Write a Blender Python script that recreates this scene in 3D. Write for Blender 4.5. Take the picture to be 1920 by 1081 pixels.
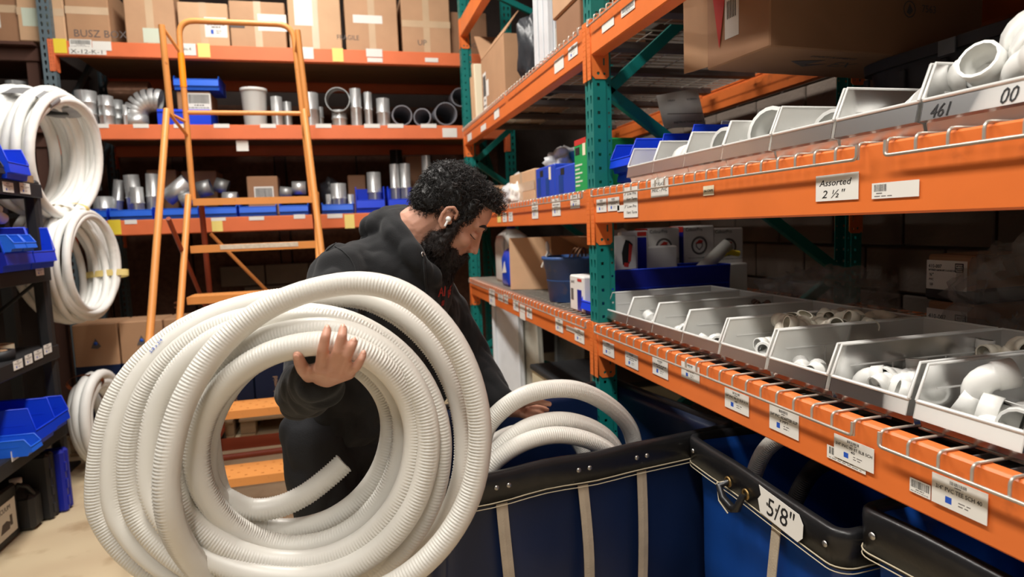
import bpy, bmesh, math, random
from mathutils import Vector, Matrix, Euler, noise

# ------------------------------------------------------------------ camera
F_PX = 1193.2                       # focal length in pixels of the 1920 wide frame
YAW, PITCH, ROLL = math.radians(14.55), math.radians(5.642), math.radians(-2.115)
CAM = Vector((0.0, 0.0, 1.40))
SC = bpy.context.scene
COL = SC.collection
for o in list(bpy.data.objects):
    bpy.data.objects.remove(o)

def cam_axes():
    fw = Vector((math.sin(YAW), math.cos(YAW), 0)); rt = Vector((math.cos(YAW), -math.sin(YAW), 0)); up = Vector((0, 0, 1))
    f2 = fw * math.cos(PITCH) - up * math.sin(PITCH)
    u2 = up * math.cos(PITCH) + fw * math.sin(PITCH)
    return rt * math.cos(ROLL) + u2 * math.sin(ROLL), u2 * math.cos(ROLL) - rt * math.sin(ROLL), f2
CR, CU, CW = cam_axes()
cd = bpy.data.cameras.new('camera')
cd.sensor_width = 36.0
cd.lens = F_PX / 1920 * 36.0
cd.clip_start = 0.02
cam = bpy.data.objects.new('camera', cd)
COL.objects.link(cam)
m3 = Matrix((CR, CU, -CW)).transposed()
cam.matrix_world = Matrix.Translation(CAM) @ m3.to_4x4()
SC.camera = cam
cd.dof.use_dof = True
cd.dof.focus_distance = 1.35
cd.dof.aperture_fstop = 4.0

# ------------------------------------------------------------------ world and lights
SC.view_settings.view_transform = 'Standard'
SC.view_settings.look = 'None'
SC.view_settings.gamma = 1.0
SC.view_settings.use_curve_mapping = False
SC.view_settings.exposure = 0.1
wd = bpy.data.worlds.new('world'); SC.world = wd
wd.use_nodes = True
wd.node_tree.nodes['Background'].inputs[0].default_value = (1.0, 0.95, 0.88, 1)
wd.node_tree.nodes['Background'].inputs[1].default_value = 0.12
LAMPS = [(-0.45, -2.2), (-0.45, 0.35), (-0.45, 3.2), (-2.9, 0.4)]
for i, (lx, ly) in enumerate(LAMPS):
    ld = bpy.data.lights.new('tube_light', 'AREA')
    ld.shape = 'RECTANGLE'; ld.size = 0.35; ld.size_y = 2.3
    ld.energy = [75, 105, 125, 26][i]
    ld.color = (1.0, 0.955, 0.89)
    lo = bpy.data.objects.new('tube_light', ld); COL.objects.link(lo)
    lo.location = (lx, ly, 4.18)

# ------------------------------------------------------------------ helpers
def ray(x, y):
    return CR * (x - 960) + CU * (540.5 - y) + CW * F_PX
def aX(x, y, X): d = ray(x, y); return CAM + d * ((X - CAM.x) / d.x)     # the point of a sight line on a plane of the place
def aY(x, y, Y): d = ray(x, y); return CAM + d * ((Y - CAM.y) / d.y)
def aZ(x, y, Z): d = ray(x, y); return CAM + d * ((Z - CAM.z) / d.z)
def aD(x, y, D): return CAM + ray(x, y) * (D / F_PX)
R = math.radians

def srgb(r, g, b):
    f = lambda c: (c / 255) / 12.92 if c <= 10 else ((c / 255 + 0.055) / 1.055) ** 2.4
    return (f(r), f(g), f(b), 1)

MATS = {}
def mat(name, col, rough=0.5, metal=0.0, var=0.0, vscale=8.0, bump=0.0, bscale=60.0, trans=0.0, alpha=1.0, ior=1.45, sheen=0.0, stretch=None, dirt=None, coat=0.0, emit=None, sss=0.0):
    m = bpy.data.materials.new(name); m.use_nodes = True
    nt = m.node_tree; b = nt.nodes['Principled BSDF']
    c = tuple(col) if len(col) == 4 else (*col, 1)
    b.inputs['Base Color'].default_value = c
    b.inputs['Roughness'].default_value = rough
    b.inputs['Metallic'].default_value = metal
    b.inputs['IOR'].default_value = ior
    if trans: b.inputs['Transmission Weight'].default_value = trans
    if alpha < 1: b.inputs['Alpha'].default_value = alpha
    if sheen: b.inputs['Sheen Weight'].default_value = sheen; b.inputs['Sheen Roughness'].default_value = 0.5
    if coat: b.inputs['Coat Weight'].default_value = coat
    if sss:
        b.inputs['Subsurface Weight'].default_value = sss; b.inputs['Subsurface Radius'].default_value = (0.008, 0.003, 0.0015); b.inputs['Subsurface Scale'].default_value = 1.0
    if emit: b.inputs['Emission Color'].default_value = emit; b.inputs['Emission Strength'].default_value = 1.0
    if var or bump or dirt:
        tc = nt.nodes.new('ShaderNodeTexCoord'); mp = nt.nodes.new('ShaderNodeMapping')
        nt.links.new(tc.outputs['Object'], mp.inputs[0])
        if stretch: mp.inputs['Scale'].default_value = stretch
    prev = None
    if var:
        n = nt.nodes.new('ShaderNodeTexNoise'); n.inputs['Scale'].default_value = vscale; n.inputs['Detail'].default_value = 5
        nt.links.new(mp.outputs[0], n.inputs['Vector'])
        mx = nt.nodes.new('ShaderNodeMix'); mx.data_type = 'RGBA'; mx.blend_type = 'MIX'
        mr = nt.nodes.new('ShaderNodeMapRange'); mr.inputs[1].default_value = 0.3; mr.inputs[2].default_value = 0.7
        nt.links.new(n.outputs['Fac'], mr.inputs[0]); nt.links.new(mr.outputs[0], mx.inputs[0])
        mx.inputs[6].default_value = (c[0] * (1 - var), c[1] * (1 - var), c[2] * (1 - var), 1)
        mx.inputs[7].default_value = (min(1, c[0] * (1 + var)), min(1, c[1] * (1 + var)), min(1, c[2] * (1 + var)), 1)
        prev = mx.outputs[2]
    if dirt:                                  # (colour, scale, threshold): blotches with a shape of their own
        n2 = nt.nodes.new('ShaderNodeTexNoise'); n2.inputs['Scale'].default_value = dirt[1]; n2.inputs['Detail'].default_value = 7
        nt.links.new(mp.outputs[0], n2.inputs['Vector'])
        m2 = nt.nodes.new('ShaderNodeMapRange'); m2.inputs[1].default_value = dirt[2]; m2.inputs[2].default_value = dirt[2] + 0.12
        m2.inputs[4].default_value = dirt[3] if len(dirt) > 3 else 0.7
        nt.links.new(n2.outputs['Fac'], m2.inputs[0])
        mx2 = nt.nodes.new('ShaderNodeMix'); mx2.data_type = 'RGBA'
        nt.links.new(m2.outputs[0], mx2.inputs[0])
        if prev: nt.links.new(prev, mx2.inputs[6])
        else: mx2.inputs[6].default_value = c
        mx2.inputs[7].default_value = dirt[0]
        prev = mx2.outputs[2]
    if prev: nt.links.new(prev, b.inputs['Base Color'])
    if bump:
        n3 = nt.nodes.new('ShaderNodeTexNoise'); n3.inputs['Scale'].default_value = bscale; n3.inputs['Detail'].default_value = 4
        nt.links.new(mp.outputs[0], n3.inputs['Vector'])
        bp = nt.nodes.new('ShaderNodeBump'); bp.inputs['Strength'].default_value = bump; bp.inputs['Distance'].default_value = 0.01
        nt.links.new(n3.outputs['Fac'], bp.inputs['Height']); nt.links.new(bp.outputs[0], b.inputs['Normal'])
    MATS[name] = m
    return m

mat('orange', srgb(228, 118, 54), 0.42, var=0.05, vscale=5, bump=0.05, bscale=30, dirt=(srgb(150, 74, 36), 14, 0.66, 0.5))
mat('orange_old', srgb(224, 116, 70), 0.5, var=0.06, vscale=5)
mat('teal', srgb(18, 118, 112), 0.4, var=0.07, vscale=9, dirt=(srgb(30, 70, 68), 22, 0.66, 0.6))
mat('teal_dark', srgb(12, 62, 66), 0.5, var=0.08)
mat('slate_steel', srgb(92, 108, 116), 0.5, var=0.08)
mat('wire', srgb(196, 188, 176), 0.34, metal=0.55, var=0.15, vscale=20)
mat('channel', srgb(98, 92, 90), 0.55, metal=0.4, var=0.2)
mat('ladder', srgb(218, 146, 78), 0.42, var=0.05, vscale=4, dirt=(srgb(150, 84, 40), 26, 0.68, 0.8))
mat('ladder_base', srgb(142, 62, 36), 0.5, var=0.1, vscale=6)
mat('grip_tape', srgb(205, 196, 178), 0.85, var=0.12, vscale=60)
mat('grip_orange', srgb(255, 150, 20), 0.5)
for i, c in enumerate([(192, 152, 118), (180, 140, 106), (160, 120, 90), (206, 168, 132), (146, 108, 80)]):
    mat('card%d' % i, srgb(*c), 0.8, var=0.06, vscale=6, bump=0.05, bscale=25)
mat('card_edge', srgb(120, 86, 58), 0.9)
mat('packing_tape', srgb(206, 178, 146), 0.25, var=0.05)
mat('paper', srgb(232, 230, 224), 0.7, var=0.03)
mat('paper_green', srgb(206, 216, 198), 0.7)
mat('cream', srgb(238, 226, 196), 0.75)
mat('yellow', srgb(238, 214, 64), 0.7)
mat('pale_yellow', srgb(240, 220, 130), 0.7)
mat('ink', srgb(28, 28, 30), 0.7)
mat('ink_soft', srgb(98, 92, 90), 0.8)
mat('ink_blue', srgb(38, 86, 190), 0.6)
mat('ink_red', srgb(196, 52, 44), 0.6)
mat('ink_green', srgb(60, 170, 80), 0.6)
mat('white_card', srgb(228, 226, 222), 0.55, var=0.03)
mat('blue_bin', srgb(18, 64, 222), 0.38, var=0.05, vscale=5)
mat('blue_bin_light', srgb(34, 102, 226), 0.42, var=0.05)
mat('navy_bin', srgb(20, 34, 150), 0.4, var=0.05)
mat('blue_tub', srgb(50, 82, 136), 0.5, var=0.1, vscale=12, dirt=(srgb(120, 110, 104), 16, 0.63, 0.5))
mat('blue_box', srgb(34, 70, 186), 0.5, var=0.04)
mat('teal_box', srgb(36, 140, 186), 0.5, var=0.04)
mat('green_box', srgb(32, 158, 84), 0.5, var=0.04)
mat('galv', srgb(206, 208, 208), 0.4, metal=0.72, var=0.14, vscale=14, bump=0.06, bscale=12)
mat('galv_dull', srgb(160, 162, 162), 0.48, metal=0.65, var=0.2, vscale=14, bump=0.08, bscale=14)
mat('foil_brown', srgb(150, 112, 90), 0.35, metal=0.6, var=0.25, bump=0.3, bscale=30)
mat('grey_pipe', srgb(128, 128, 136), 0.5, var=0.1)
mat('dark_inside', srgb(24, 24, 30), 0.8)
mat('clear_tub', srgb(222, 220, 214), 0.2, trans=0.75, var=0.03)
mat('hose_white', srgb(224, 221, 213), 0.36, var=0.03, vscale=6, sss=0.0)
mat('hose_shelf', srgb(236, 236, 232), 0.5, var=0.03)
mat('duct_tape', srgb(150, 150, 152), 0.4, metal=0.3, var=0.12, vscale=20, bump=0.2, bscale=30)
mat('masking_tape', srgb(214, 192, 120), 0.6, var=0.08)
mat('copper', srgb(150, 92, 60), 0.4, metal=0.8)
mat('canvas_blue', srgb(16, 66, 146), 0.36, var=0.1, vscale=6, bump=0.12, bscale=9, dirt=(srgb(120, 112, 96), 11, 0.70, 0.75))
mat('canvas_navy', srgb(13, 30, 64), 0.4, var=0.12, vscale=5, bump=0.12, bscale=8)  # navy canvas, darkened further to carry the shade on the first cart's front
mat('vinyl_black', srgb(26, 26, 28), 0.34, var=0.2, vscale=14, bump=0.12, bscale=26, dirt=(srgb(120, 116, 108), 60, 0.72, 0.7))
mat('webbing', srgb(172, 158, 138), 0.85, var=0.12, vscale=14, bump=0.15, bscale=220)
mat('stitch', srgb(188, 176, 150), 0.8)
mat('rivet', srgb(170, 168, 164), 0.35, metal=0.9)
mat('brass', srgb(150, 122, 76), 0.4, metal=0.85)
mat('black_plastic', srgb(34, 34, 36), 0.5, var=0.1)
mat('black_steel', srgb(40, 42, 44), 0.5, var=0.12)
mat('tote_grey', srgb(52, 50, 52), 0.6, var=0.1)
mat('pvc', srgb(228, 222, 206), 0.34, var=0.03, vscale=10, sss=0.0)
mat('pvc_white', srgb(232, 232, 228), 0.3, var=0.02)
mat('brown_fit', srgb(120, 98, 84), 0.4, metal=0.5, var=0.15)
mat('jug_white', srgb(222, 220, 212), 0.5, var=0.04)
mat('jug_blue', srgb(26, 66, 190), 0.35, var=0.05)
mat('film', srgb(226, 226, 228), 0.18, alpha=0.42, bump=0.6, bscale=22)
mat('film_dim', srgb(180, 176, 172), 0.22, alpha=0.30, bump=0.6, bscale=18)
mat('film_white', srgb(222, 224, 226), 0.3, alpha=0.86, bump=0.6, bscale=14, var=0.12)
mat('dark_film', srgb(52, 54, 58), 0.35, bump=0.5, bscale=14, var=0.2)
mat('panel_grey', srgb(186, 184, 172), 0.5, var=0.08)
mat('panel_cream', srgb(206, 198, 172), 0.55, var=0.06)
mat('panel_white', srgb(214, 218, 222), 0.45, var=0.06)
mat('metal_grey', srgb(120, 124, 126), 0.45, metal=0.4, var=0.15)
mat('plywood', srgb(150, 116, 84), 0.75, var=0.12, vscale=4, stretch=(1, 8, 1), bump=0.05)
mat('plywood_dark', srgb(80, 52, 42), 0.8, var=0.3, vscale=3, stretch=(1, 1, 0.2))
mat('timber', srgb(150, 124, 94), 0.8, var=0.15, vscale=6, stretch=(0.4, 6, 6))
mat('block', srgb(120, 108, 98), 0.9, var=0.14, vscale=5, bump=0.35, bscale=50)
mat('mortar', srgb(88, 80, 74), 0.95, var=0.1)
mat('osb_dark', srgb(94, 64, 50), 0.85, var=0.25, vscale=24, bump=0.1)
mat('wall_dark', srgb(70, 60, 56), 0.9, var=0.15)
mat('ceiling', srgb(74, 66, 60), 0.9, var=0.1)
mat('hood_black', srgb(17, 18, 21), 0.9, var=0.18, vscale=18, bump=0.12, bscale=320, sheen=0.08)
mat('trousers', srgb(19, 20, 24), 0.85, var=0.18, vscale=14, bump=0.15, bscale=260)
mat('skin', srgb(200, 149, 126), 0.5, var=0.07, vscale=24, bump=0.05, bscale=150, sss=0.12)
mat('hair', srgb(20, 17, 16), 0.5, var=0.25, vscale=30)
mat('hair_grey', srgb(92, 86, 84), 0.34)
mat('beard', srgb(28, 19, 16), 0.62, var=0.25, vscale=30)
mat('earbud', srgb(240, 240, 238), 0.2)
mat('nail', srgb(216, 164, 142), 0.35)
mat('lip', srgb(150, 88, 78), 0.5)
mat('shoe', srgb(40, 36, 34), 0.6)
mat('logo_red', srgb(168, 50, 44), 0.8)
mat('rubber', srgb(26, 26, 26), 0.7)
mat('hose_shaded', srgb(58, 54, 52), 0.5, var=0.15)  # ribbed hose lying in the cart's shade, the shade put into its colour
mat('steel_bright', srgb(200, 200, 200), 0.3, metal=0.9)

def mat_clear(name, tint, mixf, rough):
    """translucent frosted polypropylene: part see-through, part diffuse"""
    m = bpy.data.materials.new(name); m.use_nodes = True; nt = m.node_tree; nt.nodes.clear()
    out = nt.nodes.new('ShaderNodeOutputMaterial')
    tr = nt.nodes.new('ShaderNodeBsdfTransparent'); tr.inputs[0].default_value = (0.93, 0.93, 0.92, 1)
    df = nt.nodes.new('ShaderNodeBsdfDiffuse'); df.inputs[0].default_value = tint
    tl = nt.nodes.new('ShaderNodeBsdfTranslucent'); tl.inputs[0].default_value = tint
    gl = nt.nodes.new('ShaderNodeBsdfGlossy'); gl.inputs['Roughness'].default_value = rough
    a = nt.nodes.new('ShaderNodeMixShader'); a.inputs[0].default_value = 0.24
    nt.links.new(df.outputs[0], a.inputs[1]); nt.links.new(tl.outputs[0], a.inputs[2])
    b = nt.nodes.new('ShaderNodeMixShader'); b.inputs[0].default_value = mixf
    nt.links.new(tr.outputs[0], b.inputs[1]); nt.links.new(a.outputs[0], b.inputs[2])
    fr = nt.nodes.new('ShaderNodeFresnel'); fr.inputs[0].default_value = 1.45
    c = nt.nodes.new('ShaderNodeMixShader')
    nt.links.new(fr.outputs[0], c.inputs[0]); nt.links.new(b.outputs[0], c.inputs[1]); nt.links.new(gl.outputs[0], c.inputs[2])
    nt.links.new(c.outputs[0], out.inputs[0])
    MATS[name] = m
mat_clear('clear_bin', srgb(250, 250, 246), 0.66, 0.25)
mat_clear('clear_rim', srgb(252, 252, 249), 0.88, 0.3)
mat_clear('frost_panel', srgb(200, 190, 182), 0.6, 0.3)

def mat_wave(name, c1, c2, scale, axis, rough, metal=0.0, bump=0.4, dist=0.0):
    m = bpy.data.materials.new(name); m.use_nodes = True; nt = m.node_tree; b = nt.nodes['Principled BSDF']
    tc = nt.nodes.new('ShaderNodeTexCoord'); w = nt.nodes.new('ShaderNodeTexWave'); w.bands_direction = axis
    w.inputs['Scale'].default_value = scale; w.inputs['Distortion'].default_value = dist; w.inputs['Detail'].default_value = 3
    nt.links.new(tc.outputs['Object'], w.inputs[0])
    mx = nt.nodes.new('ShaderNodeMix'); mx.data_type = 'RGBA'; mx.inputs[6].default_value = c1; mx.inputs[7].default_value = c2
    nt.links.new(w.outputs['Fac'], mx.inputs[0]); nt.links.new(mx.outputs[2], b.inputs['Base Color'])
    b.inputs['Roughness'].default_value = rough; b.inputs['Metallic'].default_value = metal
    bp = nt.nodes.new('ShaderNodeBump'); bp.inputs['Strength'].default_value = bump; bp.inputs['Distance'].default_value = 0.004
    nt.links.new(w.outputs['Fac'], bp.inputs['Height']); nt.links.new(bp.outputs[0], b.inputs['Normal'])
    MATS[name] = m
mat_wave('floor', srgb(196, 175, 143), srgb(204, 185, 152), 0.9, 'Y', 0.6, bump=0.02, dist=14)

# floor: worn sealed boards with grain and darker scuffs
def floor_mat():
    m = MATS['floor']; nt = m.node_tree; b = nt.nodes['Principled BSDF']
    src = b.inputs['Base Color'].links[0].from_socket
    tc = nt.nodes.new('ShaderNodeTexCoord')
    n = nt.nodes.new('ShaderNodeTexNoise'); n.inputs['Scale'].default_value = 5; n.inputs['Detail'].default_value = 8
    nt.links.new(tc.outputs['Object'], n.inputs['Vector'])
    mr = nt.nodes.new('ShaderNodeMapRange'); mr.inputs[1].default_value = 0.56; mr.inputs[2].default_value = 0.72; mr.inputs[4].default_value = 0.55
    nt.links.new(n.outputs['Fac'], mr.inputs[0])
    mx = nt.nodes.new('ShaderNodeMix'); mx.data_type = 'RGBA'; mx.inputs[7].default_value = srgb(146, 116, 80)
    nt.links.new(mr.outputs[0], mx.inputs[0]); nt.links.new(src, mx.inputs[6]); nt.links.new(mx.outputs[2], b.inputs['Base Color'])
floor_mat()

class MB:
    """collects shapes; build() links them as one mesh object"""
    def __init__(s): s.v = []; s.f = []; s.m = []; s.sm = []
    def add(s, vs, fs, mi=0, smooth=False, M=None):
        n = len(s.v)
        for v in vs: s.v.append(tuple(M @ Vector(v)) if M is not None else tuple(v))
        for f in fs: s.f.append([i + n for i in f]); s.m.append(mi); s.sm.append(smooth)
        return s
    def box(s, c, d, mi=0, bev=0.0, M=None, rot=None):
        hx, hy, hz = d[0] / 2, d[1] / 2, d[2] / 2
        T = Matrix.Translation(c)
        if rot is not None: T = T @ (Euler(rot).to_matrix().to_4x4() if not isinstance(rot, Matrix) else rot.to_4x4())
        if M is not None: T = M @ T
        if bev <= 0:
            vs = [(x, y, z) for x in (-hx, hx) for y in (-hy, hy) for z in (-hz, hz)]
            fs = [(0, 1, 3, 2), (4, 6, 7, 5), (0, 4, 5, 1), (2, 3, 7, 6), (0, 2, 6, 4), (1, 5, 7, 3)]
            return s.add(vs, fs, mi, False, T)
        b = min(bev, hx * .9, hy * .9, hz * .9)
        vs = []; idx = {}
        for sx in (-1, 1):
            for sy in (-1, 1):
                for sz in (-1, 1):
                    for k in range(3):
                        p = [sx * (hx - b), sy * (hy - b), sz * (hz - b)]
                        p[k] = (sx * hx, sy * hy, sz * hz)[k]
                        idx[(sx, sy, sz, k)] = len(vs); vs.append(p)
        fs = []
        g = lambda a, k: idx[(*a, k)]
        S = (-1, 1)
        for k in range(3):
            for sg in S:
                q = []
                for (a, c2) in ((-1, -1), (1, -1), (1, 1), (-1, 1)):
                    t = [0, 0, 0]; t[k] = sg; t[(k + 1) % 3] = a; t[(k + 2) % 3] = c2; q.append(g(t, k))
                fs.append(q if sg > 0 else q[::-1])
        for k in range(3):
            i, j = (k + 1) % 3, (k + 2) % 3
            for a in S:
                for c2 in S:
                    t0 = [0, 0, 0]; t0[k] = -1; t0[i] = a; t0[j] = c2
                    t1 = list(t0); t1[k] = 1
                    q = [g(t0, i), g(t1, i), g(t1, j), g(t0, j)]
                    fs.append(q if a * c2 < 0 else q[::-1])
        for a in S:
            for b2 in S:
                for c2 in S:
                    q = [g((a, b2, c2), 0), g((a, b2, c2), 1), g((a, b2, c2), 2)]
                    fs.append(q if a * b2 * c2 > 0 else q[::-1])
        return s.add(vs, fs, mi, False, T)
    def cyl(s, p0, p1, r0, r1=None, n=16, caps=True, mi=0, smooth=True):
        r1 = r0 if r1 is None else r1
        return s.tube([p0, p1], [r0, r1], n, caps=caps, mi=mi, smooth=smooth)
    def tube(s, pts, r, n=10, closed=False, caps=True, mi=0, smooth=True, sq=1.0, up=None):
        pts = [Vector(p) for p in pts]; N = len(pts)
        rr = r if isinstance(r, (list, tuple)) else [r] * N
        tg = []
        for i in range(N):
            if closed: t = pts[(i + 1) % N] - pts[i - 1]
            else: t = pts[min(i + 1, N - 1)] - pts[max(i - 1, 0)]
            if t.length < 1e-9: t = Vector((0, 0, 1))
            tg.append(t.normalized())
        u = Vector(up) if up else (Vector((0, 0, 1)) if abs(tg[0].z) < 0.9 else Vector((1, 0, 0)))
        u = (u - tg[0] * u.dot(tg[0])).normalized()
        base = len(s.v); vs = []
        for i in range(N):
            if i:
                q = tg[i - 1].rotation_difference(tg[i]); u = q @ u
                u = (u - tg[i] * u.dot(tg[i])).normalized()
            w = tg[i].cross(u)
            for k in range(n):
                a = 2 * math.pi * (k + 0.5) / n
                vs.append(pts[i] + u * (math.cos(a) * rr[i]) + w * (math.sin(a) * rr[i] * sq))
        fs = []
        for i in range(N if closed else N - 1):
            j = (i + 1) % N
            for k in range(n):
                k2 = (k + 1) % n
                fs.append((i * n + k, i * n + k2, j * n + k2, j * n + k))
        s.add(vs, fs, mi, smooth)
        if caps and not closed:
            s.add(vs[:n], [tuple(range(n))[::-1]], mi, False); s.add(vs[-n:], [tuple(range(n))], mi, False)
        return s
    def lathe(s, prof, n=24, M=None, mi=0, smooth=True, closed=False, a0=0, a1=2 * math.pi):
        full = abs(a1 - a0 - 2 * math.pi) < 1e-6
        K = n if full else n + 1
        vs = []
        for (r, z) in prof:
            for k in range(K):
                a = a0 + (a1 - a0) * k / n
                vs.append((r * math.cos(a), r * math.sin(a), z))
        fs = []; P = len(prof)
        for i in range(P if closed else P - 1):
            j = (i + 1) % P
            for k in range(n):
                k2 = (k + 1) % K
                fs.append((i * K + k, i * K + k2, j * K + k2, j * K + k))
        return s.add(vs, fs, mi, smooth, M)
    def prism(s, poly, z0, z1, M=None, mi=0):
        n = len(poly)
        vs = [(x, y, z0) for x, y in poly] + [(x, y, z1) for x, y in poly]
        fs = [tuple(range(n))[::-1], tuple(range(n, 2 * n))] + [(i, (i + 1) % n, n + (i + 1) % n, n + i) for i in range(n)]
        return s.add(vs, fs, mi, False, M)
    def quad(s, a, b, c, d, mi=0): return s.add([a, b, c, d], [(0, 1, 2, 3)], mi)
    def mesh(s, name, mats):
        me = bpy.data.meshes.new(name)
        me.from_pydata(s.v, [], s.f)
        for mm in (mats if isinstance(mats, (list, tuple)) else [mats]): me.materials.append(MATS[mm])
        me.polygons.foreach_set('material_index', s.m)
        me.polygons.foreach_set('use_smooth', s.sm)
        me.update()
        return me
    def build(s, name, mats, parent=None, M=None, fixn=False):
        me = s.mesh(name, mats)
        if fixn:
            bm = bmesh.new(); bm.from_mesh(me); bmesh.ops.recalc_face_normals(bm, faces=bm.faces); bm.to_mesh(me); bm.free()
        return place(name, me, parent, M)

def place(name, me, parent=None, M=None):
    o = bpy.data.objects.new(name, me); COL.objects.link(o)
    if parent is not None: o.parent = parent
    if M is not None: o.matrix_local = M
    return o
def tag(o, label=None, cat=None, group=None, kind=None):
    if label: o['label'] = label
    if cat: o['category'] = cat
    if group: o['group'] = group
    if kind: o['kind'] = kind
    return o
def thing(name, label, cat, loc=(0, 0, 0), rz=0.0, group=None, rot=None):
    o = bpy.data.objects.new(name, None); o.empty_display_size = 0.05
    COL.objects.link(o); o.location = loc; o.rotation_euler = rot if rot is not None else (0, 0, rz)
    return tag(o, label, cat, group)
def copy_tree(o, parent=None):
    c = o.copy(); COL.objects.link(c); c.parent = parent
    for ch in o.children: copy_tree(ch, c)
    return c
def struct(name, mb, mats, M=None):
    o = mb.build(name, mats, None, M); o['kind'] = 'structure'; return o
def TR(x=0, y=0, z=0): return Matrix.Translation((x, y, z))
def RX(a): return Matrix.Rotation(a, 4, 'X')
def RY(a): return Matrix.Rotation(a, 4, 'Y')
def RZ(a): return Matrix.Rotation(a, 4, 'Z')
def frame(o, x, y, z): 
    m = Matrix.Identity(4)
    for i, a in enumerate((x, y, z)):
        a = Vector(a).normalized()
        for k in range(3): m[k][i] = a[k]
    for k in range(3): m[k][3] = o[k]
    return m

def mesh_of(ob):
    dg = bpy.context.evaluated_depsgraph_get(); dg.update()
    e = ob.evaluated_get(dg)
    me = bpy.data.meshes.new_from_object(e)
    return me
TXT = {}
def text_mesh(s, size, mname, thick=0.0002, shear=0.0, align='LEFT'):
    k = (s, size, mname, shear, align)
    if k in TXT: return TXT[k]
    cu = bpy.data.curves.new('lettering', 'FONT'); cu.body = s; cu.size = size; cu.extrude = thick; cu.shear = shear
    cu.align_x = align; cu.resolution_u = 2
    o = bpy.data.objects.new('lettering', cu); COL.objects.link(o)
    me = mesh_of(o); bpy.data.objects.remove(o); bpy.data.curves.remove(cu)
    me.materials.clear(); me.materials.append(MATS[mname])
    TXT[k] = me
    return me
def text(s, size, mname, parent, M, thick=0.0002, shear=0.0, align='LEFT', name='lettering', wide=1.0):
    me = text_mesh(s, size, mname, thick, shear, align)
    if wide != 1.0: M = M @ Matrix.Diagonal((wide, 1, 1, 1))
    return place(name, me, parent, M)
def plate_mesh(name, outer, holes, thick, mname, bevel=0.0):
    """flat plate with true holes; lies in local xy, thickness centred on z = 0"""
    cu = bpy.data.curves.new(name, 'CURVE'); cu.dimensions = '2D'; cu.fill_mode = 'BOTH'; cu.extrude = thick / 2; cu.bevel_depth = bevel
    for lp in [outer] + holes:
        sp = cu.splines.new('POLY'); sp.points.add(len(lp) - 1); sp.use_cyclic_u = True
        for p, q in zip(sp.points, lp): p.co = (q[0], q[1], 0, 1)
    o = bpy.data.objects.new(name, cu); COL.objects.link(o)
    me = mesh_of(o); bpy.data.objects.remove(o); bpy.data.curves.remove(cu)
    me.materials.clear(); me.materials.append(MATS[mname]); me.name = name
    return me
def circ(cx, cy, r, n=8, sy=1.0): return [(cx + r * math.cos(2 * math.pi * k / n), cy + r * sy * math.sin(2 * math.pi * k / n)) for k in range(n)]
def rect(cx, cy, w, h): return [(cx - w / 2, cy - h / 2), (cx + w / 2, cy - h / 2), (cx + w / 2, cy + h / 2), (cx - w / 2, cy + h / 2)]

# ================================================================== the setting
mb = MB(); mb.box((-0.6, 1.6, -0.05), (7.2, 11.2, 0.1)); struct('floor', mb, 'floor')
mb = MB(); mb.box((-0.6, 1.6, 4.65), (7.2, 11.2, 0.1)); struct('ceiling', mb, 'ceiling')
mb = MB(); mb.box((-3.9, 1.6, 2.3), (0.1, 11.2, 4.6)); struct('wall_left', mb, 'wall_dark')
mb = MB(); mb.box((-0.6, 6.62, 2.3), (7.2, 0.1, 4.6)); wback = struct('wall_back', mb, 'wall_dark')
mb = MB(); mb.box((2.36, 1.6, 2.3), (0.1, 11.2, 4.6)); wright = struct('wall_right', mb, 'mortar')
# painted concrete blocks of the right wall, where the shelves let them show
blk = MB().box((0, 0, 0), (0.03, 0.388, 0.188), bev=0.006).mesh('concrete_block', 'block')
for r in range(8):
    for c in range(13):
        place('concrete_block', blk, wright, TR(2.305, -0.2 + c * 0.4 + (0.2 if r % 2 else 0), 0.75 + r * 0.2))
# boarding of the back wall behind the lowest rack bay
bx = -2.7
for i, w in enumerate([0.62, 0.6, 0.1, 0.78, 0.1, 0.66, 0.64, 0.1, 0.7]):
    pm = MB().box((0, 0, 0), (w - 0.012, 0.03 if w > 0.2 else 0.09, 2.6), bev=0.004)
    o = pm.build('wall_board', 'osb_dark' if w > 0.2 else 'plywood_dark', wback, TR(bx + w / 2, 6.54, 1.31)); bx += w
for i in range(4):                                   # pale blocks that show low in the middle bay
    for j in range(3):
        MB().box((0, 0, 0), (0.388, 0.04, 0.188), bev=0.006).build('concrete_block', 'block', wback, TR(-0.95 + i * 0.4 + (0.2 if j % 2 else 0), 6.48, 0.62 + 0.2 * j))
for (lx, ly), where in zip(LAMPS, ('behind the camera', 'right above the man', 'above the ladder', 'over the next aisle to the left')):
    t = thing('ceiling_light', 'long white fluorescent fitting hung under the ceiling ' + where, 'light', (lx, ly, 4.2), 0, 'ceiling lights over the aisle')
    MB().box((0, 0, 0.06), (0.4, 2.44, 0.08), bev=0.02).build('housing', 'panel_white', t)
    for s in (-1, 1):
        MB().box((0, s * 0.9, 0.25), (0.012, 0.012, 0.3)).build('hanger', 'metal_grey', t)

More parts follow.
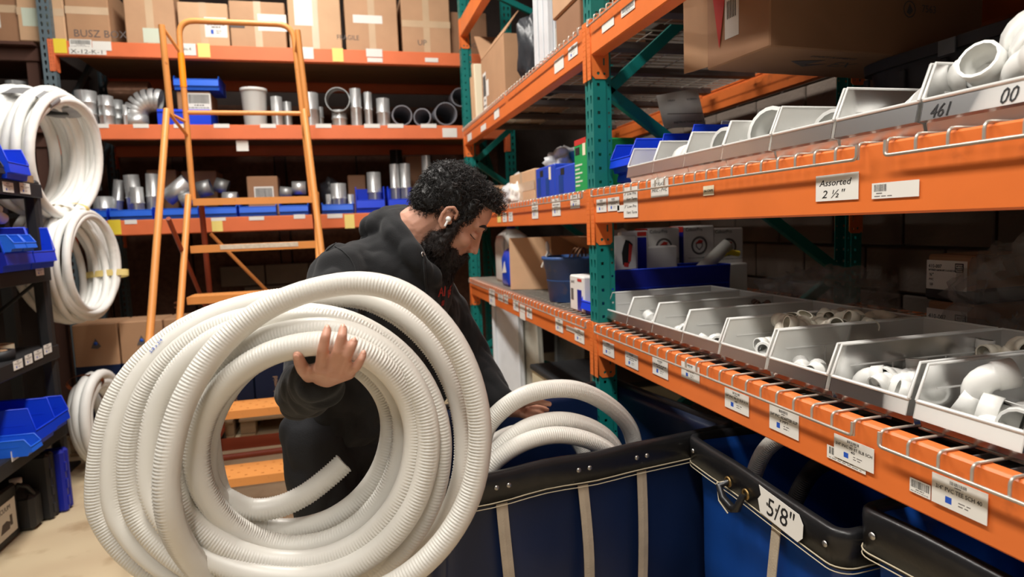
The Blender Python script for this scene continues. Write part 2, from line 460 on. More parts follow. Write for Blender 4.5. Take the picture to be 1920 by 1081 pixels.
# ================================================================== pallet racks
def tear(cx, cy, s=1.0):
    return [(cx + 0.0075 * s * math.cos(a), cy + 0.006 + 0.0075 * s * math.sin(a)) for a in [R(d) for d in (-20, 20, 60, 90, 120, 160, 200)]] + [(cx - 0.0038 * s, cy - 0.017), (cx + 0.0038 * s, cy - 0.017)]
UP_H = 3.4
rows = range(int(UP_H / 0.0508))
def tiled(name, w, holes, mname, thick=0.0024):
    """a perforated strip: one row with its holes, repeated up the post"""
    t = plate_mesh(name, rect(0, 0, w, 0.0508), holes, thick, mname)
    tv = [tuple(v.co) for v in t.vertices]; tf = [tuple(p.vertices) for p in t.polygons if abs(p.normal.y) < 0.9 or abs(p.center.y) < 0.0253]
    m = MB()
    for k in range(len(rows)): m.add(tv, tf, 0, False, TR(0, 0.0254 + 0.0508 * k, 0))
    bpy.data.meshes.remove(t)
    return m.mesh(name, mname)
def upright_meshes(mname):
    return (tiled('upright', 0.076, [tear(s * 0.017, 0.002) for s in (-1, 1)], mname),
            tiled('upright_flange', 0.05, [rect(-0.004, 0, 0.011, 0.011)], mname),
            tiled('upright_lip', 0.024, [circ(0.002, 0, 0.0045, 8)], mname))
UPM = {m: upright_meshes(m) for m in ('teal', 'slate_steel')}
def upright(rack, M, m='teal'):
    """M: local frame whose x runs across the front face, y is up, z points out of the front; origin at foot centre of the front face"""
    fr, sd, lp = UPM[m]
    u = place('upright', fr, rack, M)
    for s in (-1, 1):
        # side flange runs back from the front face
        f = frame((s * 0.0368, 0, -0.025), (0, 0, -s), (0, 1, 0), (s, 0, 0))
        if s > 0: f = frame((s * 0.0368, 0, -0.025), (0, 0, -1), (0, 1, 0), (1, 0, 0))
        else: f = frame((s * 0.0368, 0, -0.025), (0, 0, 1), (0, 1, 0), (-1, 0, 0))
        place('upright_flange', sd, u, f)
        g = frame((s * 0.030, 0, -0.062), (0, 0, -1) if s > 0 else (0, 0, 1), (0, 1, 0), (s, 0, 0))
        place('upright_lip', lp, u, g)
    MB().box((0, 0.004, -0.035), (0.12, 0.008, 0.13)).build('foot_plate', m, u)
    return u

def connector_mesh(mname):
    """folded plate at a beam's end: a strip on the front of the post and a wing along its side"""
    H = 0.212
    wing = plate_mesh('connector', [(0, 0.012), (0.012, 0), (0.056, 0), (0.066, 0.010), (0.066, H), (0, H)],
                      [circ(0.024, 0.020, 0.0062, 10), circ(0.048, 0.019, 0.0052, 10), rect(0.047, 0.062, 0.007, 0.026)], 0.004, mname)
    strip = plate_mesh('connector_strip', [(0, 0), (0.034, 0), (0.034, H), (0, H)],
                       [circ(x, z, 0.0022, 6, 1.9) for z in [0.012 + 0.0508 * k + d for k in range(4) for d in (0, 0.018, 0.03)] for x in (0.011, 0.026) if z < H - 0.01], 0.004, mname)
    return wing, strip
CONN = {m: connector_mesh(m) for m in ('orange', 'orange_old')}

def beam_mesh(L, h, mname, d=0.05):
    """step beam along local x, front face at z=0 looking +z, y up, top edge at y=0"""
    p = [(0, 0.0), (0, -h), (-d, -h), (-d, -0.03), (-d * 0.52, -0.03), (-d * 0.52, 0)]
    r = 0.004
    prof = [(-r, 0.0), (0, -r), (0, -h + r), (-r, -h), (-d, -h), (-d, -0.032), (-d * 0.52, -0.032), (-d * 0.52, 0)]
    m = MB(); n = len(prof)
    vs = [(0, y, z) for z, y in prof] + [(L, y, z) for z, y in prof]
    fs = [(i, (i + 1) % n, n + (i + 1) % n, n + i) for i in range(n)] + [tuple(range(n))[::-1], tuple(range(n, 2 * n))]
    m.add(vs, fs)
    return m

def beam(rack, M, L, h, mname='orange', ends=(True, True)):
    b = beam_mesh(L, h, mname).build('beam', mname, rack, M, fixn=True)
    w, s = CONN.get(mname, CONN['orange'])
    for e, on in enumerate(ends):
        if not on: continue
        x = 0.0 if e == 0 else L
        sg = 1 if e == 0 else -1
        # wing stands against the post's side, i.e. in the plane across the beam
        wm = frame((x + sg * 0.002, -0.206, -0.001), (0, 0, -1), (0, 1, 0), (1, 0, 0))
        place('connector', w, b, wm)
        st = frame((x - 0.034 if e == 0 else x, -0.206, 0.0015), (1, 0, 0), (0, 1, 0), (0, 0, 1))
        place('connector_strip', s, b, st)
    return b

XF = 0.915
LEV = [(1.012, 0.121), (1.521, 0.125), (2.130, 0.123), (2.915, 0.123)]       # beam tops and heights of the right hand rack
rr = thing('pallet_rack', 'orange and green steel pallet rack running along the right side of the aisle', 'rack', (1.5, 2.28, 0))
def rl(p): return Vector(p) - rr.location
UY = [-0.28, 2.28, 4.80]
for uy in UY:
    upright(rr, frame(rl((XF + 0.003, uy, 0)), (0, -1, 0), (0, 0, 1), (-1, 0, 0)))
    upright(rr, frame(rl((2.12, uy, 0)), (0, 1, 0), (0, 0, 1), (1, 0, 0)))
    def brace(p, q, nm='brace'):
        p, q = Vector(p), Vector(q); d = (q - p); L = d.length; x = d.normalized(); z = Vector((0, -1, 0)); y = z.cross(x)
        m = MB(); w, t, dp = 0.038, 0.003, 0.03
        m.box((L / 2, 0, 0), (L, w, t)); m.box((L / 2, w / 2, -dp / 2), (L, t, dp)); m.box((L / 2, -w / 2, -dp / 2), (L, t, dp))
        m.build(nm, 'teal', rr, frame(rl(p), x, y, z))
    yb = uy - 0.012
    for k, (za, zb) in enumerate([(1.89, 2.78), (1.89, 1.15), (0.45, 1.15), (3.2, 2.78), (0.45, 0.12)]):
        brace((0.99, yb, za), (2.05, yb, zb))
    MB().box((0.996, 0, 0), (0, 0, 0)) if False else None
for k, (zt, h) in enumerate(LEV):
    for (ya, yb) in ((UY[0] + 0.039, UY[1] - 0.039), (UY[1] + 0.039, UY[2] - 0.039)):
        if k == 3 and ya < 1: continue
        L = yb - ya
        beam(rr, frame(rl((XF - 0.002, yb, zt)), (0, -1, 0), (0, 0, 1), (-1, 0, 0)), L, h)
        beam(rr, frame(rl((2.122, ya, zt)), (0, 1, 0), (0, 0, 1), (1, 0, 0)), L, h)

# ---- wire decks that lie across the beams, front wires folded down over the beam face
DX0, DX1 = 0.9, 2.09
def bend(pts, r=0.008, n=4):
    out = [Vector(pts[0])]
    for i in range(1, len(pts) - 1):
        p, a, b = Vector(pts[i]), Vector(pts[i - 1]), Vector(pts[i + 1])
        u = (a - p).normalized(); v = (b - p).normalized()
        rr_ = min(r, (a - p).length * .45, (b - p).length * .45)
        for k in range(n + 1):
            t = k / n
            out.append((p + u * rr_) * (1 - t) ** 2 + p * 2 * t * (1 - t) + (p + v * rr_) * t ** 2)
    out.append(Vector(pts[-1]))
    return out
cw = MB(); cw.tube(bend([(DX1, 0, 0.0), (DX0, 0, 0.0), (DX0, 0, -0.03)], 0.012, 5), 0.0028, 6)
CWM = cw.mesh('cross_wire', 'wire')
DECKN = {0: 'lowest shelf', 1: 'middle shelf', 2: 'top shelf'}
def deck(ya, yb, z, label):
    t = thing('wire_deck', label, 'wire deck', ((DX0 + DX1) / 2, (ya + yb) / 2, z + 0.003), 0, 'wire decks on the right hand rack')
    ox, oy = -(DX0 + DX1) / 2, -(ya + yb) / 2
    n = int((yb - ya) / 0.0545); st = (yb - ya) / n
    for i in range(n + 1):
        place('cross_wire', CWM, t, TR(ox, oy + ya + i * st, 0))
    m = MB(); m.tube(bend([(DX0 - 0.003 + ox, ya + oy, -0.003), (DX0 - 0.004 + ox, ya + oy, -0.029), (DX0 - 0.004 + ox, yb + oy, -0.029), (DX0 - 0.003 + ox, yb + oy, -0.003)], 0.008), 0.0032, 7)
    m.build('front_rail', 'wire', t)
    m = MB()
    for x in [0.985 + 0.11 * k for k in range(11)]:
        m.tube([(x + ox, ya + oy, -0.0055), (x + ox, yb + oy, -0.0055)], 0.0026, 6)
    m.build('long_wires', 'wire', t)
    for s in (0.14, 0.5, 0.86):
        y = ya + (yb - ya) * s + oy
        c = MB(); c.box((0, y, -0.034), (DX1 - DX0 - 0.1, 0.062, 0.003)); c.box((0, y - 0.03, -0.021), (DX1 - DX0 - 0.1, 0.003, 0.026)); c.box((0, y + 0.03, -0.021), (DX1 - DX0 - 0.1, 0.003, 0.026))
        c.build('support_channel', 'channel', t)
    return t
for k in range(3):
    z = LEV[k][0]
    deck(0.962, 2.232, z, 'wire deck of the %s beside the near green post, under the first bins' % DECKN[k] if k < 2 else 'wire deck of the top shelf in the near bay, seen from below')
    deck(-0.24, 0.90, z, 'nearest wire deck of the %s at the right edge of the picture' % DECKN[k])
    deck(2.33, 3.44, z, 'wire deck of the %s just beyond the near green post' % DECKN[k])
    deck(3.5, 4.74, z, 'wire deck of the %s at the far end of the right rack' % DECKN[k])

# ---- paper labels on the beams
def label_print(m, w, h, kind, rnd):
    """flat print: barcode bars, text lines, a blue square"""
    z = 0.0008
    def bars(x0, x1, y0, y1, mi):
        x = x0
        while x < x1:
            b = rnd.choice((0.0006, 0.0011, 0.0017)); m.quad((x, y0, z), (min(x + b, x1), y0, z), (min(x + b, x1), y1, z), (x, y1, z), mi); x += b + rnd.choice((0.0006, 0.001))
    def line(x0, x1, y, t, mi):
        x = x0
        while x < x1:
            l = rnd.uniform(0.05, 0.16) * w; e = min(x + l, x1)
            m.quad((x, y, z), (e, y, z), (e, y + t, z), (x, y + t, z), mi); x = e + 0.03 * w
    if kind in ('card', 'cardtext'):
        bars(w * .34, w * .64, h * .82, h * .93, 1); line(w * .42, w * .58, h * .755, h * .03, 1)
        if kind == 'card':
            line(w * .1, w * .9, h * .60, h * .07, 2); line(w * .3, w * .7, h * .48, h * .06, 2)
        m.quad((w * .26, h * .16, z), (w * .38, h * .16, z), (w * .38, h * .38, z), (w * .26, h * .38, z), 3)
        line(w * .5, w * .72, h * .30, h * .035, 2); line(w * .5, w * .68, h * .2, h * .035, 2)
    elif kind == 'strip':
        bars(w * .05, w * .33, h * .45, h * .9, 1); line(w * .1, w * .25, h * .3, h * .07, 2); line(w * .06, w * .45, h * .12, h * .06, 2)
    elif kind == 'bars':
        bars(w * .06, w * .94, h * .38, h * .92, 1); line(w * .3, w * .7, h * .24, h * .07, 2); line(w * .06, w * .9, h * .1, h * .05, 2)
LABEL_MATS = {'w': 'paper', 'y': 'yellow', 'p': 'pale_yellow', 'g': 'paper_green', 'c': 'cream'}
def fit_text(s, x, y, sz, wd, o, w, h, shear=0.0):
    """wd: share of the card's width the line fills"""
    me = text_mesh(s, sz * h, 'ink', shear=shear); tw = max(v.co.x for v in me.vertices)
    text(s, sz * h, 'ink', o, TR(x * w, y * h, 0.0009), shear=shear, wide=wd * w / tw)
def put_label(rack, M, w, h, kind='card', lines=None, col='w', name='shelf_label', seed=0, hand=None, note=None):
    rnd = random.Random(seed)
    m = MB(); m.box((w / 2, h / 2, 0.0004), (w, h, 0.0007))
    label_print(m, w, h, kind, rnd)
    o = m.build(name, [LABEL_MATS[col], 'ink', 'ink_soft', 'ink_blue'], rack, M)
    if note: o['label'] = note
    for (s, x, y, sz, wd) in (lines or []):
        fit_text(s, x, y, sz, wd, o, w, h)
    for (s, x, y, sz, wd) in (hand or []):
        fit_text(s, x, y, sz, wd, o, w, h, 0.25)
    return o
def blabel(pl, pr, ptop, pbot, *a, X=XF - 0.0035, rot=0.0, **k):
    """label on the right rack's beam faces; corners measured on the photograph, laid on the beam plane"""
    A = aX(pl, ptop, X); B = aX(pl, pbot, X); C = aX(pr, (ptop + pbot) / 2, X)
    w = abs(A.y - C.y); h = abs(A.z - B.z)
    return put_label(rr, frame(rl(B), (0, -1, 0), (0, 0, 1), (-1, 0, 0)) @ RZ(rot), w, h, *a, seed=int(pl), **k)
blabel(1131, 1152, 637, 662); blabel(1173, 1197, 657, 683); blabel(1224, 1253, 668, 699)
blabel(1278, 1312, 676, 705)
blabel(1359.5, 1404.5, 725, 761, 'cardtext', lines=[('3/4" PVC 90 ST ELB SCH', .04, .58, .16, .92), ('40', .42, .43, .14, .12)])
blabel(1443, 1498, 756, 801, 'cardtext', lines=[('3/4" PVC ADAPTER SLIP', .04, .58, .17, .92), ('X MPT', .36, .43, .15, .3)])
blabel(1551, 1624, 832, 856, 'bars')
blabel(1564, 1639, 811, 854, 'cardtext', X=XF - 0.0052, lines=[('3/4" PVC 90 ST ELB SCH', .04, .58, .17, .92), ('40', .44, .43, .15, .1)])
blabel(1706, 1745, 893, 919, 'bars')
blabel(1747, 1852, 883, 938, 'cardtext', X=XF - 0.0052, lines=[('3/4" PVC TEE SCH 40', .07, .54, .2, .84)], note='white card reading 3/4" PVC TEE SCH 40 with a blue square')
blabel(1119, 1138, 374, 398); blabel(1140, 1162, 371, 396)
blabel(1158, 1172, 385, 397, 'plain')
blabel(1170, 1197, 352, 408, 'plain', hand=[('3" Low Pro', .06, .74, .14, .85), ('Vert Term', .2, .56, .14, .75), ('3" Low Pro', .06, .32, .14, .85), ('Vert Term', .2, .12, .14, .75)])
blabel(1221, 1254, 337, 371, 'plain', hand=[('1½" FLAT', .08, .62, .24, .7), ('MISC - PVC', .06, .30, .24, .88)])
blabel(1319, 1339, 349, 367, 'plain', col='c', hand=[('2in CAPS', .06, .36, .34, .86)])
blabel(1530, 1609.5, 330.5, 378, 'plain', hand=[('Assorted', .09, .58, .34, .76), ('2 ½"', .15, .12, .42, .56)], note='white card with the handwriting Assorted 2 1/2 inch')
blabel(1635, 1723, 344, 373, 'strip')
blabel(998, 1010, 379, 410); blabel(1036, 1052, 373, 405); blabel(1070, 1088, 366, 391); blabel(943, 951, 399, 416); blabel(954, 962, 398, 415); blabel(933, 940, 401, 417, 'plain', col='p')
blabel(918, 929, 540, 569); blabel(934, 944, 549, 562); blabel(946, 953, 551, 567); blabel(963, 973, 560, 580); blabel(975, 985, 569, 582, 'plain'); blabel(975, 985, 583, 596, 'plain'); blabel(988, 998, 575, 594)
blabel(1042, 1056, 595, 618); blabel(1062, 1078, 609, 618, 'plain', rot=0.0); blabel(1078, 1096, 613, 637)
blabel(1040, 1058, 115, 139, 'plain'); blabel(1066, 1084, 91, 114); blabel(927, 937, 207, 225, 'plain'); blabel(877, 885, 253, 266, 'plain'); blabel(902, 912, 237, 248, 'plain', rot=0)
blabel(1129, 1152, 48, 63, 'plain'); blabel(1165, 1191, 18, 34, 'bars')

# ---- rack across the back of the room
BY = 5.1
br = thing('pallet_rack', 'faded orange pallet rack with plywood shelves across the back of the room', 'rack', (-0.3, 5.6, 0))
def bl(p): return Vector(p) - br.location
BX0, BX1 = -1.83, 1.32
for ux, m in ((BX0 - 0.04, 'slate_steel'), (BX1 + 0.04, 'teal')):
    upright(br, frame(bl((ux, BY + 0.003, 0)), (1, 0, 0), (0, 0, 1), (0, -1, 0)), m)
    upright(br, frame(bl((ux, BY + 1.1, 0)), (-1, 0, 0), (0, 0, 1), (0, 1, 0)), m)
    for (za, zb) in ((0.3, 1.3), (1.3, 2.2), (2.2, 3.0)):
        p, q = Vector((ux, BY + 0.06, za)), Vector((ux, BY + 1.04, zb)); d = q - p
        MB().box((0, 0, 0), (0.03, 0.035, d.length)).build('brace', m, br, TR(*bl((p + q) / 2)) @ d.to_track_quat('Z', 'Y').to_matrix().to_4x4())
BLEV = [(1.537, 0.106), (2.207, 0.104), (2.766, 0.099)]
BZ = [z + 0.004 for z, h in BLEV]
for zt, h in BLEV:
    beam(br, frame(bl((BX0, BY - 0.001, zt)), (1, 0, 0), (0, 0, 1), (0, -1, 0)), BX1 - BX0, h, 'orange_old')
    beam(br, frame(bl((BX1, BY + 1.103, zt)), (-1, 0, 0), (0, 0, 1), (0, 1, 0)), BX1 - BX0, h, 'orange_old')
    for i in range(2):
        w = (BX1 - BX0) / 2
        MB().box((0, 0, 0), (w - 0.006, 1.03, 0.018), bev=0.002).build('shelf_board', 'plywood', br, TR(*bl((BX0 + w * (i + .5), BY + 0.55, zt - 0.0055))))
def klabel(pl, pr, ptop, pbot, *a, Y=BY - 0.0035, **k):
    A = aY(pl, ptop, Y); B = aY(pl, pbot, Y); C = aY(pr, pbot, Y)
    return put_label(br, frame(bl(B), (1, 0, 0), (0, 0, 1), (0, -1, 0)), abs(C.x - A.x), abs(A.z - B.z), *a, seed=int(pl + ptop), **k)
klabel(102, 129, 72, 99, 'plain', col='y'); klabel(131, 174, 73, 88, 'bars'); klabel(130, 201, 88, 101, 'plain', lines=[('X-12-K-1', .04, .12, .85, .85)]); klabel(174, 211, 77, 94, 'plain', Y=BY - 0.005)
klabel(338, 370, 81, 103, 'plain', lines=[('No.4', .1, .4, .4, .6)]); klabel(372, 397, 81, 107, 'plain', col='p')
klabel(567, 590, 88, 110, 'plain'); klabel(624, 646, 90, 115, 'plain', col='p'); klabel(687, 718, 91, 106, 'plain'); klabel(689, 718, 108, 116, 'plain'); klabel(797, 822, 108, 116, 'plain')
for x in (175, 250, 326, 401, 488, 592, 683, 727, 789): klabel(x, x + 30, 232, 239.5, 'plain')
klabel(830, 858, 240, 257, 'plain')
klabel(234, 258, 412, 420, 'plain'); klabel(205, 231, 412, 440, 'plain', col='y'); klabel(396, 424, 408, 414, 'plain'); klabel(398, 420, 414, 434, 'plain', col='p'); klabel(467, 496, 406, 413, 'plain'); klabel(551, 573, 402, 410, 'plain'); klabel(614, 643, 401, 409, 'plain'); klabel(647, 667, 402, 428, 'plain', col='p')
klabel(444, 468, 263, 283, 'plain', Y=BY + 0.03)
# left neighbour bay: darker boards on plain bearers
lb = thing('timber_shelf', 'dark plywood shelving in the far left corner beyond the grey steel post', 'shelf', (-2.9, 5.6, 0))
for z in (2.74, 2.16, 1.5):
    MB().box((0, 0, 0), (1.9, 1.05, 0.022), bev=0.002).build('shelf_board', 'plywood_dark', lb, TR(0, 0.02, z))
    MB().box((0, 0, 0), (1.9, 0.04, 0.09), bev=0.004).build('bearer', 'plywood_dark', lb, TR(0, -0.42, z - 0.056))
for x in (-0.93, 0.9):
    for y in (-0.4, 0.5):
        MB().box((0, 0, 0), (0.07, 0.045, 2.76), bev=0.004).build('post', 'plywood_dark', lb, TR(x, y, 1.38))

# ================================================================== bins, fittings and stock on the right hand rack
def hollow(m, path, ro, ri, n=14, mi=0, up=None):
    """pipe with real wall thickness: outer skin, inner skin, end rings"""
    N = len(path); ro = ro if isinstance(ro, list) else [ro] * N; ri = ri if isinstance(ri, list) else [ri] * N
    a = len(m.v); m.tube(path, ro, n, caps=False, mi=mi, up=up)
    b = len(m.v); m.tube(path, ri, n, caps=False, mi=mi, up=up)
    for e in (0, N - 1):
        for k in range(n):
            k2 = (k + 1) % n
            q = [a + e * n + k, a + e * n + k2, b + e * n + k2, b + e * n + k]
            m.f.append(q if e else q[::-1]); m.m.append(mi); m.sm.append(False)
    return m
def step_pipe(m, pts, r, sock, ls, wall=0.0028, n=14, ends=(True, True), mi=0):
    """path with wider sockets at its ends"""
    pts = [Vector(p) for p in pts]
    P, RO = [], []
    def lerp(a, b, d): return a + (b - a).normalized() * d
    if ends[0]:
        P += [pts[0], lerp(pts[0], pts[1], ls), lerp(pts[0], pts[1], ls + 0.0012)]; RO += [sock, sock, r]
    else: P += [pts[0]]; RO += [r]
    for p in pts[1:-1]: P.append(p); RO.append(r)
    if ends[1]:
        P += [lerp(pts[-1], pts[-2], ls + 0.0012), lerp(pts[-1], pts[-2], ls), pts[-1]]; RO += [r, sock, sock]
    else: P += [pts[-1]]; RO += [r]
    return hollow(m, P, RO, [q - wall for q in RO], n, mi)
def arc(c, u, v, r, a0, a1, n): return [Vector(c) + Vector(u) * (r * math.cos(a)) + Vector(v) * (r * math.sin(a)) for a in [a0 + (a1 - a0) * k / n for k in range(n + 1)]]
def fit_elbow(r=0.0145, ang=90, sock=1.22):
    m = MB(); rb = r * 1.35; A = R(ang)
    mid = arc((0, 0, 0), (1, 0, 0), (0, 1, 0), rb, 0, A, 5)
    L = r * 1.55
    t0 = Vector((0, -1, 0)); t1 = Vector((-math.sin(A), math.cos(A), 0))
    pts = [mid[0] + t0 * L] + mid + [mid[-1] + t1 * L]
    step_pipe(m, pts, r * 1.08, r * sock, r * 1.35, r * 0.2)
    return m
def fit_tee(r=0.0145):
    m = MB(); L = r * 2.7
    step_pipe(m, [(-L, 0, 0), (0, 0, 0), (L, 0, 0)], r * 1.1, r * 1.26, r * 1.3, r * 0.2)
    step_pipe(m, [(0, 0, 0), (0, L * .5, 0), (0, L, 0)], r * 1.1, r * 1.26, r * 1.3, r * 0.2, ends=(False, True))
    return m
def fit_coupling(r=0.0145, L=0.05):
    m = MB(); step_pipe(m, [(-L / 2, 0, 0), (0, 0, 0), (L / 2, 0, 0)], r * 1.12, r * 1.24, L * 0.42, r * 0.2, 18); return m
def fit_adapter(r=0.0145):
    m = MB(); hollow(m, [(-0.03, 0, 0), (-0.004, 0, 0), (-0.003, 0, 0), (0.004, 0, 0), (0.005, 0, 0), (0.026, 0, 0)], [r * 1.0, r * 1.04, r * 1.4, r * 1.4, r * 1.24, r * 1.24], r * .86, 14); return m
def fit_bushing(r=0.012):
    m = MB(); hollow(m, [(-0.012, 0, 0), (0.006, 0, 0), (0.0065, 0, 0), (0.011, 0, 0)], [r, r, r * 1.25, r * 1.25], r * .8, 8); return m
FIT = {'elbow': fit_elbow().mesh('pvc_elbow', 'pvc_white'), 'elbow45': fit_elbow(0.0145, 45).mesh('pvc_elbow', 'pvc_white'), 'tee': fit_tee().mesh('pvc_tee', 'pvc_white'),
       'coupling': fit_coupling().mesh('pvc_coupling', 'pvc_white'), 'adapter': fit_adapter().mesh('pvc_adapter', 'pvc_white'),
       'elbow_cream': fit_elbow().mesh('pvc_elbow', 'pvc'), 'tee_cream': fit_tee().mesh('pvc_tee', 'pvc'), 'adapter_cream': fit_adapter().mesh('pvc_adapter', 'pvc'), 'coupling_cream': fit_coupling().mesh('pvc_coupling', 'pvc'),
       'bushing': fit_bushing().mesh('pipe_bushing', 'brown_fit'),
       'big_elbow': fit_elbow(0.021).mesh('pvc_elbow', 'pvc_white'), 'big_tee': fit_tee(0.021).mesh('pvc_tee', 'pvc_white'), 'big_coupling': fit_coupling(0.036, 0.085).mesh('pvc_coupling', 'pvc_white')}
FCAT = {'elbow': ('pvc_elbow', 'elbow fitting'), 'elbow45': ('pvc_elbow', 'elbow fitting'), 'tee': ('pvc_tee', 'tee fitting'), 'coupling': ('pvc_coupling', 'coupling'), 'adapter': ('pvc_adapter', 'adapter fitting'),
        'bushing': ('pipe_bushing', 'bushing'), 'big_elbow': ('pvc_elbow', 'elbow fitting'), 'big_tee': ('pvc_tee', 'tee fitting'), 'big_coupling': ('pvc_coupling', 'coupling')}
def fitting(kind, loc, rot, where, s=1.0):
    nm, cat = FCAT[kind.replace('_cream', '')]
    o = place(nm, FIT[kind]); o.location = loc; o.rotation_euler = rot; o.scale = (s, s, s)
    colr = 'brown metal' if kind == 'bushing' else ('cream' if 'cream' in kind else 'white')
    tag(o, '%s %s lying loose in %s' % (colr, cat if kind == 'bushing' else 'PVC ' + cat, where), cat, 'loose fittings in ' + where)
    return o

def bin_meshes(w, d, hb, hf, m1, m2, key, ribs=False):
    """hopper fronted shelf bin: local x across, y back from the front, z up"""
    t = 0.0022
    prof = [(0.020, 0), (0.015, hf * .33), (0.0, hf * .38), (0.007, hf), (0.012, hf + 0.004), (0.03, hb), (d, hb), (d - 0.012, 0)]
    b = MB()
    for s in (-1, 1):
        M = frame((s * w / 2 - (t if s > 0 else 0), 0, 0), (0, 1, 0), (0, 0, 1), (1, 0, 0))
        b.prism(prof, 0, t, M)
        M2 = frame((s * w / 2 - (t if s > 0 else 0) * 1.2 - 0.0006, 0, 0), (0, 1, 0), (0, 0, 1), (1, 0, 0))
    b.box((0, d / 2 + 0.005, t / 2), (w - 2 * t, d - 0.04, t))
    b.add([(-w / 2 + t, d - 0.012, t), (w / 2 - t, d - 0.012, t), (w / 2 - t, d, hb - .01), (-w / 2 + t, d, hb - .01)], [(0, 1, 2, 3)])
    b.box((0, d - 0.004, hb * .5), (w - 2 * t, t, hb - 0.004))
    fr = MB()
    # front wall leans out; thick lip along its top
    M = frame((-w / 2 + t, 0, 0), (0, 1, 0), (0, 0, 1), (1, 0, 0))
    fr.prism([(0.020, 0.001), (0.015, hf * .33), (0.0, hf * .38), (0.007, hf), (0.010, hf), (0.004, hf * .42), (0.018, hf * .36), (0.023, 0.001)], 0, w - 2 * t, M)
    rim = MB()
    rim.box((0, 0.008, hf - 0.001), (w + 0.002, 0.008, 0.006), bev=0.002)
    M3 = frame((-w * 0.36, -0.0015, hf * 0.42), (1, 0, 0), (0, -0.41, 1), (0, -1, -0.41))
    for s in (-1, 1):
        rim.tube([(s * (w / 2 - t / 2), 0.006, hf), (s * (w / 2 - t / 2), 0.03, hb), (s * (w / 2 - t / 2), d, hb)], 0.003, 6)
        rim.box((s * (w / 2 - t / 2), d / 2 + .02, hb * 0.6), (t + 0.0022, d - 0.06, 0.003))
        for yy in (0.16, 0.3):
            rim.box((s * (w / 2 - t / 2), yy, hb * 0.3), (t + 0.0018, 0.003, hb * 0.58))
    rim.tube([(-w / 2, d - 0.002, hb), (w / 2, d - 0.002, hb)], 0.003, 6)
    card = MB()
    for i in range(5):
        x = -w / 2 + w * (i + .5) / 5
        card.add([(x - w * .085, -0.0005 + 0.0005, hf - .012), (x + w * .085, 0.0, hf - .012), (x + w * .085, 0.0155, hf * 0.32), (x - w * .085, 0.0155, hf * 0.32)], [(3, 2, 1, 0)])
    return (b.mesh('bin_body', m1), fr.mesh('bin_front', m2), rim.mesh('bin_rim', m2), d, hb, hf, w)
BIN_LOW = bin_meshes(0.188, 0.46, 0.112, 0.05, 'clear_bin', 'clear_rim', 'low')
BIN_MID = bin_meshes(0.188, 0.42, 0.118, 0.058, 'clear_bin', 'clear_rim', 'mid')
BIN_BLUE = bin_meshes(0.17, 0.28, 0.105, 0.05, 'blue_bin', 'blue_bin', 'blue')
BIN_BLUE_S = bin_meshes(0.105, 0.14, 0.07, 0.034, 'blue_bin_light', 'blue_bin_light', 'small')
BIN_BLUE_L = bin_meshes(0.20, 0.46, 0.135, 0.06, 'navy_bin', 'blue_bin', 'long')
BIN_BACK = bin_meshes(0.30, 0.32, 0.10, 0.075, 'blue_bin', 'blue_bin_light', 'back')
BIN_TALL = bin_meshes(0.20, 0.3, 0.17, 0.085, 'blue_bin', 'blue_bin', 'tall')
def shelf_bin(B, loc, rz, label, group, rot=None):
    t = thing('shelf_bin', label, 'bin', loc, rz, group, rot)
    place('bin_body', B[0], t); place('bin_front', B[1], t); place('bin_rim', B[2], t)
    return t
ORD = ['first', 'second', 'third', 'fourth', 'fifth', 'sixth', 'seventh', 'eighth']
ZL, ZM, ZT = LEV[0][0] + 0.006, LEV[1][0] + 0.006, LEV[2][0] + 0.006
XB = 0.95
lowY = [2.158, 1.967, 1.776, 1.585, 1.387, 1.188, 0.990, 0.788]
for i, y in enumerate(lowY):
    shelf_bin(BIN_LOW, (XB, y, ZL), R(-90), 'clear plastic hopper bin on the lower shelf, %s from the near green post' % ORD[i], 'clear bins on the lower shelf')
def low_where(i): return 'the %s clear bin of the lower shelf' % ORD[i]
rnd = random.Random(5)
def rrot(flat=False): return (rnd.uniform(-.5, .5) if flat else rnd.uniform(-3, 3), rnd.uniform(-.5, .5), rnd.uniform(-3.1, 3.1))
def scatter(i, kinds, n, x0, x1, z0, z1, s=1.0, Y=None, Z=None, where=None, wid=0.066, mind=0.036):
    """loose fittings between depth x0..x1 of a bin, spread without overlap where there is room"""
    Y = lowY[i] if Y is None else Y; Z = ZL if Z is None else Z
    got = []
    for k in range(n):
        for tr in range(60):
            f = rnd.random(); p = Vector((XB + x0 + (x1 - x0) * f, Y + rnd.uniform(-wid, wid), Z + 0.022 * s + rnd.uniform(z0, z1)))
            if all((p - q).length > mind * s for q in got): break
        got.append(p)
        fitting(rnd.choice(kinds), p, rrot(), where or low_where(i), s)
scatter(0, ['coupling'], 2, 0.36, 0.42, 0.02, 0.06)
scatter(1, ['coupling', 'adapter'], 7, 0.05, 0.15, 0.0, 0.02); scatter(1, ['coupling'], 5, 0.2, 0.42, 0.0, 0.03)
scatter(2, ['adapter', 'coupling'], 5, 0.05, 0.12, 0.0, 0.015); scatter(2, ['bushing'], 26, 0.2, 0.43, 0.03, 0.075, 0.9, mind=0.02)
scatter(3, ['elbow', 'adapter'], 6, 0.05, 0.14, 0.0, 0.015); scatter(3, ['elbow'], 4, 0.2, 0.4, 0.0, 0.02)
scatter(4, ['elbow', 'adapter', 'coupling'], 7, 0.05, 0.16, 0.0, 0.03); scatter(4, ['elbow_cream', 'tee_cream', 'adapter_cream', 'coupling_cream'], 18, 0.14, 0.43, 0.0, 0.02, 1.05); scatter(4, ['elbow_cream', 'tee_cream', 'adapter_cream', 'coupling_cream'], 20, 0.12, 0.43, 0.05, 0.085, 1.1)
